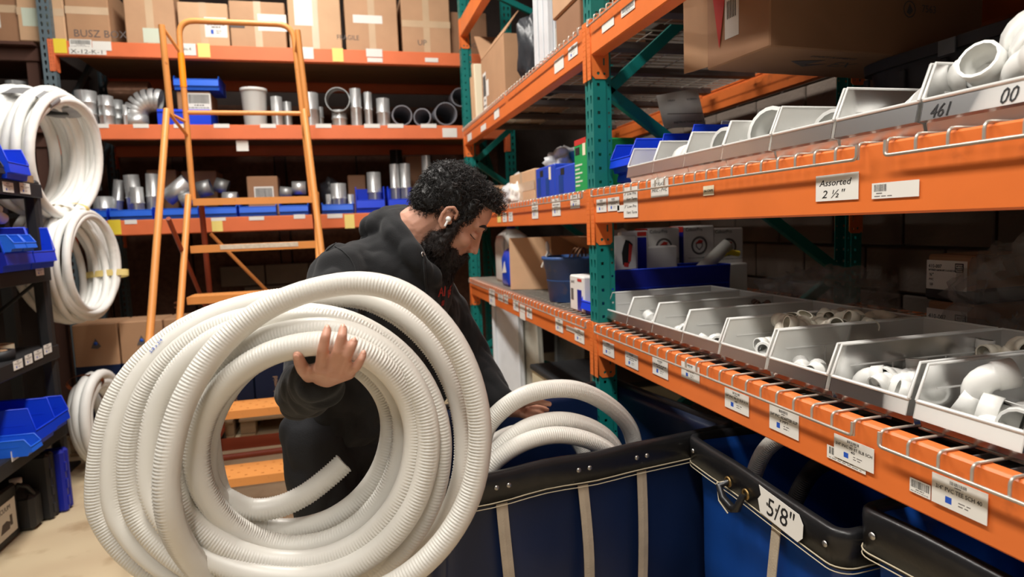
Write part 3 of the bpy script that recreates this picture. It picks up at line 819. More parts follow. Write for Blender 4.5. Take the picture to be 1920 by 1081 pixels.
scatter(5, ['adapter', 'coupling'], 4, 0.05, 0.12, 0.0, 0.012); scatter(5, ['adapter_cream'], 4, 0.25, 0.42, 0, 0.02)
scatter(6, ['elbow', 'tee'], 5, 0.07, 0.2, 0.0, 0.01, 1.1); scatter(6, ['elbow_cream', 'elbow'], 5, 0.24, 0.42, 0.05, 0.07)
P6 = [('elbow', (0.105, 0.02, 0.045), (0.2, 0.1, 0.4), 1.25), ('elbow', (0.075, 0.055, 0.03), (1.3, 0.2, 2.2), 1.15), ('coupling', (0.11, -0.02, 0.03), (0, -0.15, 1.2), 1.1), ('tee', (0.09, -0.05, 0.03), (0.3, 0, 0.9), 1.2)]
for k, p, r_, s_ in P6: fitting(k, (XB + p[0], lowY[6] + p[1], ZL + p[2]), r_, low_where(6), s_)
P7 = [('big_elbow', (0.11, 0.035, 0.07), (1.35, 0.25, 2.6), 1.0), ('big_tee', (0.1, -0.02, 0.035), (0.2, 0.1, 0.5), 1.05), ('big_elbow', (0.06, 0.03, 0.035), (0.2, 0.5, -1.0), 1.0), ('big_coupling', (0.2, -0.03, 0.04), (0, 0, 0.7), 0.7), ('big_elbow', (0.3, 0.03, 0.06), (1.0, 0.4, 0.6), 1.0)]
for k, p, r_, s_ in P7: fitting(k, (XB + p[0], lowY[7] + p[1], ZL + p[2]), r_, low_where(7), s_)

# middle shelf
midY = [1.945, 1.755, 1.565, 1.375, 1.18, 0.985, 0.79]
for i, y in enumerate(midY):
    t = shelf_bin(BIN_MID, (XB, y, ZM), R(-90), 'clear plastic hopper bin on the middle shelf, %s after the blue bins' % ORD[i], 'clear bins on the middle shelf')
    if i == 6:
        tm = frame((-0.076, -0.0002, 0.024), (1, 0, 0), (0, 0.19, 1), (0, -1, 0.19))
        text('461', 0.032, 'ink', t, tm, shear=0.2, wide=0.8); text('00', 0.034, 'ink', t, frame((0.04, -0.0002, 0.025), (1, 0, 0), (0, 0.19, 1), (0, -1, 0.19)), shear=0.2, wide=0.8)
def mid_where(i): return 'the %s clear bin of the middle shelf' % ORD[i]
for i, lst in {1: [('big_coupling', (0.09, 0.0, 0.05), (0, 0, 1.5), 1.15)], 2: [('big_coupling', (0.12, 0, 0.06), (0, 0, 0.1), 1.3)], 3: [('big_coupling', (0.14, 0.04, 0.075), (0.3, 0.2, 0.25), 1.35), ('big_coupling', (0.16, -.03, 0.05), (0, 0, 1.2), 1.2)],
               4: [('big_coupling', (0.13, 0.02, 0.05), (0, 0, 0.5), 1.1)], 5: [('big_coupling', (0.14, 0.0, 0.05), (0, .1, 1.0), 1.2)],
               6: [('big_coupling', (0.1, -0.035, 0.115), (0.2, -0.5, 0.9), 1.15), ('big_tee', (0.09, 0.03, 0.08), (0.3, 0.4, 0.2), 1.2), ('big_coupling', (0.14, 0.0, 0.05), (0, 0, 0.4), 1.1), ('big_elbow', (0.07, -0.06, 0.06), (0.8, 0.2, 1.5), 1.2)]}.items():
    for k, p, r_, s_ in lst: fitting(k, (XB + p[0], midY[i] + p[1], ZM + p[2]), r_, mid_where(i), s_)
shelf_bin(BIN_BLUE, (XB + 0.02, 2.145, ZM + 0.05), R(-90), 'bright blue plastic bin raised on another bin beside the near green post', 'blue bins on the middle shelf')
t = shelf_bin(BIN_BLUE, (XB + 0.05, 2.145, ZM - 0.06 + 0.0605), R(-90), 'dark blue plastic bin under the raised bright blue one by the green post', 'blue bins on the middle shelf')
shelf_bin(BIN_TALL, (XB + 0.12, 1.95, ZM + 0.0), R(-90), 'tall blue bin standing behind the first clear bin of the middle shelf', 'blue bins on the middle shelf')

# cartons
def face_frame(size, face, u, v, out=0.0006):
    w, d, h = size
    if face == 'f': return frame((-w / 2 + u * w, -d / 2 - out, v * h), (1, 0, 0), (0, 0, 1), (0, -1, 0)), w, h
    if face == 'l': return frame((-w / 2 - out, d / 2 - u * d, v * h), (0, -1, 0), (0, 0, 1), (-1, 0, 0)), d, h
    if face == 'r': return frame((w / 2 + out, -d / 2 + u * d, v * h), (0, 1, 0), (0, 0, 1), (1, 0, 0)), d, h
    return frame((-w / 2 + u * w, -d / 2 + v * d, h + out), (1, 0, 0), (0, 1, 0), (0, 0, 1)), w, d
def carton(loc, size, rz, label, m='card0', tape='f', stickers=(), words=(), name='cardboard_box', flaps=None, group=None, rot=None, bulge=0.0, cat='box', patches=()):
    w, d, h = size
    t = thing(name, label, cat, loc, rz, group, rot)
    b = MB()
    if flaps:
        th = 0.005
        b.box((0, 0, th / 2), (w, d, th)); b.box((-w / 2 + th / 2, 0, h / 2), (th, d, h)); b.box((w / 2 - th / 2, 0, h / 2), (th, d, h)); b.box((0, -d / 2 + th / 2, h / 2), (w - 2 * th, th, h)); b.box((0, d / 2 - th / 2, h / 2), (w - 2 * th, th, h))
    else: b.box((0, 0, h / 2), (w, d, h), bev=min(0.006, h * .08))
    b.build('box_body', m, t)
    for fl in (flaps or []):
        side, ang, ln = fl
        fm = MB(); 
        if side in 'lr':
            s = -1 if side == 'l' else 1
            fm.box((ln / 2, 0, 0), (ln, d * .98, 0.005)); M = TR(s * w / 2, 0, h) @ (RZ(math.pi) if s < 0 else Matrix.Identity(4)) @ RY(-ang)
        else:
            s = -1 if side == 'f' else 1
            fm.box((ln / 2, 0, 0), (ln, w * .98, 0.005)); M = TR(0, s * d / 2, h) @ RZ(s * math.pi / 2) @ RY(-ang)
        fm.build('flap', m, t, M)
    if tape:
        tp = MB(); tw = 0.05
        if tape in ('f', 'fx'):
            tp.box((0, -d / 2 - 0.0004, h * (0.5 if tape == 'fx' else .8)), (tw, 0.0006, h * (1 if tape == 'fx' else .4))); tp.box((0, 0, h + 0.0004), (tw, d, 0.0006))
        elif tape == 'h': tp.box((0, -d / 2 - 0.0004, h * .55), (w, 0.0006, tw))
        elif tape == 'x': tp.box((0, -d / 2 - 0.0004, h * .5), (tw, 0.0006, h)); tp.box((0, -d / 2 - 0.0006, h * .5), (w, 0.0006, tw))
        elif tape == 'l': tp.box((-w / 2 - 0.0004, 0, h * .75), (0.0006, tw, h * .5)); tp.box((0, 0, h + .0004), (w, tw, .0006))
        tp.build('tape', 'packing_tape', t)
    for (face, u, v, sw, sh, col, kind) in stickers:
        M, fw, fh = face_frame(size, face, u, v)
        m_ = MB(); m_.box((sw / 2, sh / 2, 0), (sw, sh, 0.0008)); label_print(m_, sw, sh, kind, random.Random(int(u * 99 + sw * 999)))
        m_.build('box_label', [LABEL_MATS.get(col, col), 'ink', 'ink_soft', 'ink_blue'], t, M)
    for (face, u, v, s_, sz, col, wd) in words:
        M, fw, fh = face_frame(size, face, u, v, 0.0009)
        text(s_, sz, col, t, M, wide=wd)
    for (face, u, v, pw, ph, col) in patches:
        M, fw, fh = face_frame(size, face, u, v)
        MB().box((pw / 2, ph / 2, 0), (pw, ph, 0.001)).build('print_panel', col, t, M)
    return t
def vbox(Y, x0, x1, yt, yb, d, label, rest=None, **k):
    """carton whose front face fills the given patch of the picture on the plane Y"""
    A = aY(x0, yb, Y); B = aY(x1, yb, Y); T = aY((x0 + x1) / 2, yt, Y)
    zb = rest if rest is not None else (A.z + B.z) / 2
    w = B.x - A.x
    return carton(((A.x + B.x) / 2, Y + d / 2, zb), (w, d, T.z - zb), 0, label, **k)

# near bay, lower shelf: behind the bins
def ring_logo(t, M, r):
    m = MB(); m.lathe([(r, 0), (r, 0.0006), (r * .78, 0.0006), (r * .78, 0)], 28)
    m.prism([(-r * .42, r * .3), (-r * .42, -r * .15), (0, -r * .55), (r * .42, -r * .15), (r * .42, r * .3)], 0, 0.0005, mi=0)
    m.prism([(-r * .3, r * .18), (-r * .3, -r * .1), (0, -r * .4), (r * .3, -r * .1), (r * .3, r * .18)], 0, 0.0007, mi=2)
    m.prism([(-r * .5, r * .22), (0, r * .62), (r * .5, r * .5), (r * .3, r * .26)], 0.0001, 0.0009, mi=1)
    m.build('round_emblem', ['ink_soft', 'ink_red', 'white_card'], t, M)
YW = 2.56
for i, (x0, x1, yt, yb) in enumerate([(1215, 1275, 428, 497), (1283, 1342, 424, 494), (1343, 1399, 428, 496)]):
    A = aY(x0, yb, YW); B = aY(x1, yb, YW); T = aY(x0, yt, YW); w = B.x - A.x; h = T.z - A.z
    z0 = ZL + 0.14 - 0.0 if False else A.z
    t = carton(((A.x + B.x) / 2, YW + 0.06 + 0.01 * i, z0), (w, 0.12, h), R([0, 2, -2][i]), ['white box with a round emblem and red spine, nearest the green post', 'white box with a round emblem, between two others like it', 'white box with a round emblem, last towards the wall'][i], m='white_card', tape=None, group='white boxes with round emblems', cat='box',
               words=[('f', .06, .86, 'ColourPro', 0.022, 'ink', .9), ('f', .14, .12, 'FITS ALL STANDARD OUTLETS', 0.0085, 'ink_soft', 1.1)])
    M, fw, fh = face_frame((w, 0.12, h), 'f', .5, .47, 0.0007); ring_logo(t, M, w * .26)
    M, fw, fh = face_frame((w, 0.12, h), 'l', 0.5, 0.5)
    MB().box((0, 0, 0), (0.118, h * .98, 0.001)).build('spine_panel', 'navy_bin', t, M)
    MB().box((0, h * .42, 0.0006), (0.118, h * .15, 0.001)).build('spine_band', 'ink_red', t, M)
for nm, lab, z in (('board', 0, 0),): pass
zt_ = aY(1280, 497, YW).z
t = carton(((aY(1215, 497, YW).x + aY(1400, 497, YW).x) / 2, YW + 0.10, ZL), (0.47, 0.26, zt_ - ZL - 0.002), 0, 'long white carton lying under the boxes with round emblems', m='white_card', tape=None, words=[('f', .3, .62, 'ColourPro', 0.03, 'ink_soft', 1)])
A = aY(1153, 508, 2.44); B = aY(1197, 509, 2.44); T = aY(1155, 442, 2.44)
t = carton(((A.x + B.x) / 2, 2.455, A.z), (B.x - A.x, 0.012, T.z - A.z), 0, 'thin white folder picturing a red and black tool, leaning behind the blue bin', m='white_card', tape=None, name='folder', cat='folder')
m = MB(); w_, h_ = B.x - A.x, T.z - A.z
m.prism([(-.018, -.05), (.012, -.045), (.022, .0), (.028, .035), (.012, .05), (-.004, .055), (-.014, .03), (-.022, .0)], 0, 0.0008, mi=0)
m.prism([(.006, -.04), (.018, -.036), (.026, .03), (.012, .04)], 0.0003, 0.0012, mi=1); m.prism([(-.014, -.056), (.006, -.06), (.01, -.042), (-.012, -.04)], 0.0003, 0.0012, mi=1)
m.build('printed_picture', ['ink', 'ink_red'], t, frame((0.005, -0.0068, h_ * .5), (1, 0, 0), (0, 0, 1), (0, -1, 0)))
A = aY(1163, 508, 2.5); B = aY(1216, 508, 2.5); T = aY(1165, 429, 2.5)
t = carton(((A.x + B.x) / 2, 2.51, A.z - 0.01), (B.x - A.x, 0.03, T.z - A.z), 0, 'white and navy carton with a red top band standing behind the folder', m='white_card', tape=None, patches=[('f', .6, 0.02, (B.x - A.x) * .32, (T.z - A.z) * .82, 'navy_bin'), ('f', .6, .87, (B.x - A.x) * .32, (T.z - A.z) * .1, 'ink_red')])
A = aY(1156, 552, 2.345); B = aY(1366, 545, 2.345); T = aY(1156, 513, 2.345)
shelf_bin(bin_meshes(0.17, B.x - A.x + .04, T.z - ZL + 0.012, 0.06, 'navy_bin', 'blue_bin', 'x'), (A.x - 0.03, 2.43, ZL), R(-90), 'long blue bin with its plain side to the near green post, lower shelf', 'blue bins by the near green post')
# rolls in the blue bin
m = MB(); hollow(m, [(-0.1, 0, 0), (0.1, 0, 0)], 0.028, 0.02, 20)
o = m.build('paper_roll', 'jug_white'); o.location = aY(1335, 486, 2.43); o.rotation_euler = (0, R(-38), 0); tag(o, 'white roll of film poking out of the long blue bin', 'roll')
m = MB(); p0 = aY(1330, 500, 2.42); m.tube([p0, aY(1348, 480, 2.42), aY(1365, 472, 2.42), aY(1385, 475, 2.42)], 0.013, 10)
tag(m.build('yellow_hose', 'yellow'), 'short yellow hose curving out of the long blue bin', 'hose')
# small cartons with printed labels
for i, (yb, yt, nm) in enumerate([(541, 476, 'upper small carton labelled 410-007 with a square logo, at the back of the shelf'), (620, 562, 'lower small carton labelled 410-007, half hidden by clear bins')]):
    X = 1.58; A = aX(1737, yb, X); T = aX(1737, yt, X); Bx = aX(1826, yb, X)
    w = A.y - Bx.y; h = T.z - A.z
    z0 = A.z if i == 0 else ZL; h = T.z - z0
    t = carton((X + 0.11, (A.y + Bx.y) / 2, z0), (w, 0.22, h), R(-90), nm, m='card2', tape=None, group='cartons labelled 410-007', cat='box')
    lw, lh = w * .86, h * .82
    M, fw, fh = face_frame((w, .22, h), 'f', 0.0, 0.02)
    o = MB().box((lw / 2, lh / 2, 0), (lw, lh, .0008)).build('box_label', 'paper', t, M)
    text('410-007', lh * .17, 'ink', o, TR(lw * .05, lh * .74, .0009), wide=.9); text('3/4" STREET ELBOW MPT X SOCKET S/40', lh * .085, 'ink', o, TR(lw * .05, lh * .63, .0009), wide=.68)
    text('¾"', lh * .15, 'ink', o, TR(lw * .07, lh * .45, .0009)); text('PVC', lh * .1, 'ink', o, TR(lw * .07, lh * .3, .0009)); text('50', lh * .13, 'ink', o, TR(lw * .09, lh * .12, .0009))
    g = MB(); s = lh * .3; 
    g.box((s / 2, s / 2, 0.0006), (s, s, .0006), mi=0)
    for (a, b, c, d) in ((.1, .78, .9, .88), (.1, .55, .2, .88), (.1, .5, .72, .6), (.62, .35, .72, .6), (.28, .3, .9, .4), (.8, .3, .9, .66), (.3, .62, .9, .7), (.1, .1, .9, .2), (.1, .1, .2, .4)):
        g.quad((a * s, b * s, .0012), (c * s, b * s, .0012), (c * s, d * s, .0012), (a * s, d * s, .0012), 1)
    g.build('square_logo', ['ink', 'paper'], o, TR(lw * .72, lh * .62, 0.0005))
A = aX(1737, 562, 1.58); B = aX(1826, 541, 1.58)
MBk = MB().box((0, 0, 0), (0.22, abs(A.y - B.y) + .02, abs(B.z - A.z) - .004), bev=.008)
o = MBk.build('foam_pad', 'black_plastic'); o.location = (1.69, (A.y + B.y) / 2, (A.z + B.z) / 2); tag(o, 'flat black pad between the two small 410-007 cartons', 'pad')
# crumpled bags
def blob(name, loc, size, mname, label, cat, seed=0, amp=0.35, sub=4, rot=(0, 0, 0), sharp=True, n1=2.2, flat=0.0):
    bm = bmesh.new(); bmesh.ops.create_icosphere(bm, subdivisions=sub, radius=1.0)
    off = Vector((seed * 7.1, seed * 3.3, seed * 1.7))
    for v in bm.verts:
        p = v.co.copy()
        a = noise.noise(p * n1 + off); b = abs(noise.noise(p * n1 * 2.3 + off)); c = abs(noise.noise(p * n1 * 4.8 + off))
        k = 1 + amp * (a * .9 - b * .8 + c * .35)
        q = p * k
        if q.z < -0.55: q.z = -0.55 + (q.z + .55) * .15
        v.co = Vector((q.x * size[0] / 2, q.y * size[1] / 2, (q.z + .55) * size[2] / 1.55))
    me = bpy.data.meshes.new(name); bm.to_mesh(me); bm.free(); me.materials.append(MATS[mname])
    for p in me.polygons: p.use_smooth = True
    o = place(name, me); o.location = loc; o.rotation_euler = rot
    return tag(o, label, cat)
blob('plastic_bag', (1.62, 1.86, ZL), (0.36, 0.5, 0.2), 'film_dim', 'crumpled clear bag lying behind the first clear bins on the lower shelf', 'bag', 3, .5, 5)
blob('plastic_bag', (1.66, 1.12, ZL + 0.02), (0.4, 0.42, 0.34), 'film_dim', 'crumpled clear bag heaped beside the small 410-007 cartons', 'bag', 8, .5, 5)
blob('plastic_bag', (1.58, 1.0, ZL + 0.17), (0.22, 0.22, 0.13), 'film', 'small shiny bag on top of the crumpled bag beside the cartons', 'bag', 5, .6, 4)

# near bay, middle shelf, back: tote, carton, folded sheet
def tote(loc, size, label):
    L, W, H = size                      # along y, x, z
    t = thing('storage_tote', label, 'tote', loc)
    def loop(z, g):
        out = []
        for i in range(48):
            a = 2 * math.pi * i / 48; c, s = math.cos(a), math.sin(a)
            e = 0.28
            out.append(((W / 2 - .02 + g) * math.copysign(abs(c) ** e, c), (L / 2 - .02 + g) * math.copysign(abs(s) ** e, s), z))
        return out
    m = MB(); lv = [loop(0, -.03), loop(H * .5, -.014), loop(H - .03, 0), loop(H - .03, .016), loop(H, .018), loop(H, -.004), loop(H * .5, -.02), loop(.01, -.036)]
    vs = [p for l in lv for p in l]; fs = []
    for i in range(len(lv) - 1):
        for k in range(48): fs.append((i * 48 + k, i * 48 + (k + 1) % 48, (i + 1) * 48 + (k + 1) % 48, (i + 1) * 48 + k))
    fs.append(tuple(range(48))[::-1]); fs.append(tuple(range(7 * 48, 8 * 48)))
    m.add(vs, fs, 0, False); m.build('tote_body', 'tote_grey', t)
    for k in range(7):
        y = -L / 2 + L * (k + .5) / 7
        MB().box((0, 0, 0), (0.012, 0.02, H * .8), bev=.003).build('rib', 'tote_grey', t, TR(-W / 2 + .014, y, H * .46))
    MB().box((0, 0, 0), (0.004, 0.05, 0.04)).build('sticker', 'metal_grey', t, TR(-W / 2 - 0.001, L * .12, H - .022))
    return t
tote((1.83, 1.28, ZM), (0.92, 0.5, 0.325), 'long dark grey storage tote under the big carton on the middle shelf')
cb = thing('cardboard_box', 'big brown carton jutting out over the dark tote at upper right', 'box', (1.535, 1.70, ZM + 0.327), R(5))
bw, bd, bh = 0.82, 0.27, 0.42
MB().box((0, 0, bh / 2), (bw, bd, bh), bev=.004).build('box_body', 'card2', cb)
MB().box((0, 0, 0), (0.004, 0.1, bh * .95)).build('flap', 'card1', cb, TR(-bw / 2 - .006, bd / 2 + .045, bh * .5) @ RZ(R(12)))
M, _, _ = face_frame((bw, bd, bh), 'l', .32, .16)
o = MB().box((0.03, .06, 0), (.06, .12, .001)).build('box_label', 'paper', cb, M)
for k in range(6): MB().box((.012 + .007 * k, .08, .0009), (.003, .05, .0006)).build('barcode', 'ink', o)
m = MB(); m.prism([(0, .16), (.055, .13), (.03, 0.0)], 0, .0012, mi=0); m.prism([(.015, .15), (.033, .14), (.033, .22), (.015, .22)], .0002, .0014, mi=1)
m.build('warning_sticker', ['ink_red', 'ink_green'], cb, face_frame((bw, bd, bh), 'l', .12, .12, .002)[0])
M = face_frame((bw, bd, bh), 'f', .62, .32, .0008)[0]
m = MB(); m.lathe([(.024, 0), (.024, .0006), (.021, .0006), (.021, 0)], 24); m.prism([(-.012, -.01), (.0, .016), (.014, -.004), (.002, -.016)], 0, .0005)
m.build('round_mark', 'ink_soft', cb, M); text('7563', .03, 'ink_soft', cb, face_frame((bw, bd, bh), 'f', .68, .31, .0008)[0])
m = MB(); m.prism([(0, 0), (.1, .03), (.08, -.03), (.14, -.005), (.09, -.05)], 0, .0006)
UB = frame((-bw * .28, -.02, -.0008), (1, 0, 0), (0, -1, 0), (0, 0, -1))
m.build('printed_star', 'ink_soft', cb, UB); text('EX', .07, 'ink_soft', cb, UB @ TR(.16, -.03, 0)); text('DIRECT PLUMBING', .02, 'ink_soft', cb, UB @ TR(.02, .05, 0))
t = thing('folded_sheet', 'glossy white folded sheet propped behind the green diagonal brace', 'sheet', aY(1285, 240, 2.42), R(-8))
A = aY(1248, 232, 2.42); B = aY(1322, 225, 2.42); T = aY(1255, 165, 2.42)
w_ = B.x - A.x; h_ = T.z - A.z + .02
m = MB(); n = 10
for i in range(n):
    x0 = -w_ / 2 + w_ * i / n; x1 = x0 + w_ / n; f = lambda x: 0.02 * math.cos(x / w_ * 3.0)
    m.add([(x0, -f(x0), 0), (x1, -f(x1), 0), (x1, -f(x1) + .09, h_ + x1 * .15), (x0, -f(x0) + .09, h_ + x0 * .15), (x0, -f(x0) + .002, 0), (x1, -f(x1) + .002, 0), (x1, -f(x1) + .092, h_ + x1 * .15), (x0, -f(x0) + .092, h_ + x0 * .15)], [(0, 1, 2, 3), (7, 6, 5, 4), (0, 4, 5, 1), (3, 2, 6, 7)], 0, True)
m.build('sheet_leaf', 'white_card', t); MB().box((0, -.03, h_ * .33), (w_ * .96, .001, .0025)).build('fold_line', 'ink_soft', t)
text('HEAVY DUTY SCREEN KIT', .013, 'ink', t, frame((-w_ * .3, -.022 + .072, h_ * .72), (1, 0, .1), (0, .5, 1), (0, -1, .5))); text('INSTRUCTIONS (26823)', .013, 'ink', t, frame((-w_ * .3, -.017, h_ * .1), (1, 0, .08), (0, .4, 1), (0, -1, .4)))
carton((1.42, 2.08, ZM), (0.3, 0.22, 0.15), R(-90), 'low brown carton standing behind the clear bins under the folded sheet', m='card4', tape=None)
shelf_bin(bin_meshes(0.2, 0.3, 0.2, 0.1, 'clear_bin', 'clear_rim', 'q'), (1.24, 1.86, ZM), R(-90), 'tall clear bin behind the row on the middle shelf', 'clear bins on the middle shelf')

# ================================================================== canvas carts in front of the right rack
def rloop(L, W, rad, n=6):
    """rounded rectangle, counter-clockwise, with plenty of points along the sides"""
    pts = []
    for (cx, cy, a0) in ((L / 2 - rad, W / 2 - rad, 0), (-L / 2 + rad, W / 2 - rad, 90), (-L / 2 + rad, -W / 2 + rad, 180), (L / 2 - rad, -W / 2 + rad, 270)):
        for k in range(n + 1):
            a = R(a0 + 90 * k / n); pts.append((cx + rad * math.cos(a), cy + rad * math.sin(a)))
    out = []
    for i in range(len(pts)):
        p, q = Vector(pts[i]), Vector(pts[(i + 1) % len(pts)]); d = (q - p).length; m = max(1, int(d / 0.05))
        for k in range(m): out.append(p.lerp(q, k / m))
    return out
def cart(loc, rz, L, W, top, label, canvas, straps, seed=0, rimh=0.075, extra=None):
    """straps: list of (side, position -1..1); side f b l r"""
    t = thing('canvas_cart', label, 'cart', (loc[0], loc[1], 0), rz, 'canvas hopper carts under the right rack')
    bot = 0.16
    lp = rloop(L - 0.02, W - 0.02, 0.035); n = len(lp)
    m = MB(); vs = []; fs = []; rowsz = 14
    def ring(z, inset, amp):
        f = (z - bot) / (top - bot)
        for p in lp:
            q = Vector((p.x, p.y)) * (1 - inset)
            nz = noise.noise(Vector((p.x * 4 + seed, p.y * 4, z * 3.2))) * amp
            nz += noise.noise(Vector((p.x * 9 + seed, p.y * 9, z * 6))) * amp * .35
            q = q * (1 + nz)
            vs.append((q.x, q.y, z))
    for k in range(rowsz + 1):
        z = bot + (top - 0.03 - bot) * k / rowsz; f = k / rowsz
        ring(z, 0.05 * (1 - f), 0.05 * math.sin(math.pi * f * .95 + .05))
    for k in range(rowsz, -1, -1):
        z = bot + 0.012 + (top - 0.03 - bot) * k / rowsz; f = k / rowsz
        ring(z, 0.05 * (1 - f) + 0.012, 0.05 * math.sin(math.pi * f * .95 + .05))
    K = 2 * (rowsz + 1)
    for i in range(K - 1):
        for j in range(n): fs.append((i * n + j, i * n + (j + 1) % n, (i + 1) * n + (j + 1) % n, (i + 1) * n + j))
    fs.append(tuple(range(n))[::-1]); fs.append(tuple(range((K - 1) * n, K * n)))
    m.add(vs, fs, 0, True); m.build('canvas_bag', canvas, t)
    # vinyl rim folded over the frame
    prof = [(0.004, -rimh), (0.010, -rimh), (0.013, -0.02), (0.012, -0.006), (0.006, 0.0), (-0.006, 0.0), (-0.012, -0.006), (-0.013, -0.02), (-0.010, -rimh), (-0.004, -rimh)]
    m = MB(); vs = []; P = len(prof)
    base = rloop(L, W, 0.03)
    nn = len(base)
    for i, p in enumerate(base):
        tg = (base[(i + 1) % nn] - base[i - 1]).normalized(); nr = Vector((tg.y, -tg.x))
        wob = noise.noise(Vector((p.x * 5 + seed, p.y * 5, 0))) * 0.008
        for (o_, z) in prof:
            q = p + nr * (o_ + wob * .3); vs.append((q.x, q.y, top + z + wob))
    fs = [(i * P + k, i * P + (k + 1) % P, ((i + 1) % nn) * P + (k + 1) % P, ((i + 1) % nn) * P + k) for i in range(nn) for k in range(P)]
    m.add(vs, fs, 0, True); rim = m.build('rim', 'vinyl_black', t, fixn=True)
    m = MB(); pts = []
    for i, p in enumerate(base):
        tg = (base[(i + 1) % nn] - base[i - 1]).normalized(); nr = Vector((tg.y, -tg.x)); wob = noise.noise(Vector((p.x * 5 + seed, p.y * 5, 0))) * 0.008
        q = p + nr * 0.0115; pts.append((q.x, q.y, top - rimh + 0.006 + wob))
    m.tube(pts, 0.0016, 5, closed=True); m.tube([(a, b, c - .011) for a, b, c in pts], 0.0013, 5, closed=True)
    m.build('seam_stitching', 'stitch', rim)
    def sidept(side, u):
        if side == 'f': return Vector((u * L / 2, -W / 2)), Vector((0, -1))
        if side == 'b': return Vector((u * L / 2, W / 2)), Vector((0, 1))
        if side == 'l': return Vector((-L / 2, u * W / 2)), Vector((-1, 0))
        return Vector((L / 2, u * W / 2)), Vector((1, 0))
    for (sd, u) in straps:
        p, nr = sidept(sd, u); tg = Vector((-nr.y, nr.x))
        m = MB(); rws = 12; vs = []; fs = []; hw = 0.0155
        for k in range(rws + 1):
            f = k / rws; z = bot + 0.02 + (top - rimh * .98 - bot - .02) * f
            ins = 0.05 * (1 - f)
            bul = 0.004 + 0.022 * math.sin(math.pi * f)
            for s in (-1, 0, 1):
                q = p * (1 - ins) + nr * (bul + (.0015 if s == 0 else 0)) + tg * (hw * s + 0.003 * math.sin(f * 5 + u * 9)); vs.append((q.x, q.y, z))
        for k in range(rws):
            for s in (0, 1): a = k * 3 + s; fs.append((a, a + 1, a + 4, a + 3))
        m.add(vs, fs, 0, False); st = m.build('strap', 'webbing', t)
        sol = st.modifiers.new('t', 'SOLIDIFY'); sol.thickness = 0.0025; sol.offset = 0
        for s in (-1, 1):
            q = p + nr * 0.0125 + tg * (s * 0.017)
            mm = MB(); mm.lathe([(0.0, 0.0035), (0.003, 0.0034), (0.006, 0.002), (0.0068, 0.0)], 14, frame((q.x, q.y, top - rimh * .48), (tg.x, tg.y, 0), (0, 0, 1), (nr.x, nr.y, 0)))
            mm.build('rivet', 'rivet', t)
    MB().box((0, 0, 0.145), (L * .93, W * .93, 0.03), bev=.004).build('base_board', 'timber', t)
    for sx in (-1, 1):
        for sy in (-1, 1):
            c = MB(); c.cyl((sx * L * .4, sy * W * .38, .13), (sx * L * .4, sy * W * .38, .09), .02, n=10); c.box((sx * L * .4, sy * W * .38, .08), (.03, .04, .04))
            c = c.build('caster', 'metal_grey', t)
            w = MB(); w.cyl((sx * L * .4 - .012, sy * W * .38, .05), (sx * L * .4 + .012, sy * W * .38, .05), .05, n=18); w.build('wheel', 'rubber', c)
    return t, rim, sidept
# first cart, across the aisle end-on; second and third tucked along the rack
a1 = math.atan2(0.104, 0.65)
ux, uy = math.cos(a1), math.sin(a1)
L1, W1 = 0.935, 0.66
cr = Vector((1.112, 1.657)); c1 = cr - Vector((ux, uy)) * L1 / 2 + Vector((-uy, ux)) * W1 / 2
RIM1 = 0.78
CART1, rim1, sp1 = cart(c1, a1, L1, W1, RIM1, 'navy canvas cart full of white hose, next to the man', 'canvas_navy', [('f', -.65), ('f', -.14), ('f', .26), ('b', .3), ('b', -.3), ('r', 0.2), ('l', 0)], 2, 0.082)
MB().box((0, 0, 0), (0.001, 0.1, 0.032), bev=0).build('worn_patch', 'webbing', CART1, TR(L1 / 2 - 0.0142, 0.06, RIM1 - .04))
c2 = Vector((0.931 + 0.31, 1.303)); a2 = R(-2.6)
CART2, rim2, sp2 = cart(c2, a2, 0.62, 0.62, 0.775, 'blue canvas cart marked 5/8 with rope handles, under the lower shelf', 'canvas_blue', [('l', -.34), ('f', -.3), ('f', .3), ('r', 0)], 9, 0.082)
# torn paper note 5/8 on the rim
nt_ = MB(); nt_.prism([(-.075, -.03), (.062, -.036), (.078, -.02), (.08, .01), (.066, .028), (-.055, .034), (-.08, .036), (-.072, .014), (-.084, .0)], 0, .0008)
note = nt_.build('paper_note', 'paper', CART2, frame((-0.3245, -0.135, 0.733), (0, -1, 0), (0, 0, 1), (-1, 0, 0)))
text('5/8"', 0.062, 'ink', note, TR(-.052, -.022, .001), shear=.15)
for yy in (0.02, -0.06):
    g = MB(); g.lathe([(.008, 0), (.008, .004), (.014, .004), (.014, 0)], 16, frame((-.324, yy + .06, .722), (0, 1, 0), (0, 0, 1), (-1, 0, 0))); g.build('grommet', 'brass', CART2)
m = MB(); m.tube([(-.326, .08, .722), (-.348, .085, .712), (-.352, .06, .69), (-.345, .03, .675), (-.35, .0, .688), (-.332, 0.0, .722)], [.008, .009, .011, .012, .01, .008], 9); m.build('rope_handle', 'vinyl_black', CART2)
m = MB(); m.tube([(-.322, .075, .728), (-.352, .088, .72), (-.362, .062, .684), (-.356, .03, .664)], .0018, 5); m.build('frayed_edge', 'stitch', CART2)
for (yy, zz) in ((.27, .738), (-.28, .735)):
    mm = MB(); mm.lathe([(0.0, 0.0035), (0.003, 0.0034), (0.006, 0.002), (0.0068, 0.0)], 14, frame((-.3235, yy, zz), (0, -1, 0), (0, 0, 1), (-1, 0, 0))); mm.build('rivet', 'rivet', CART2)
c3 = Vector((0.945 + 0.31, 0.985 - 0.35)); a3 = R(1.2)
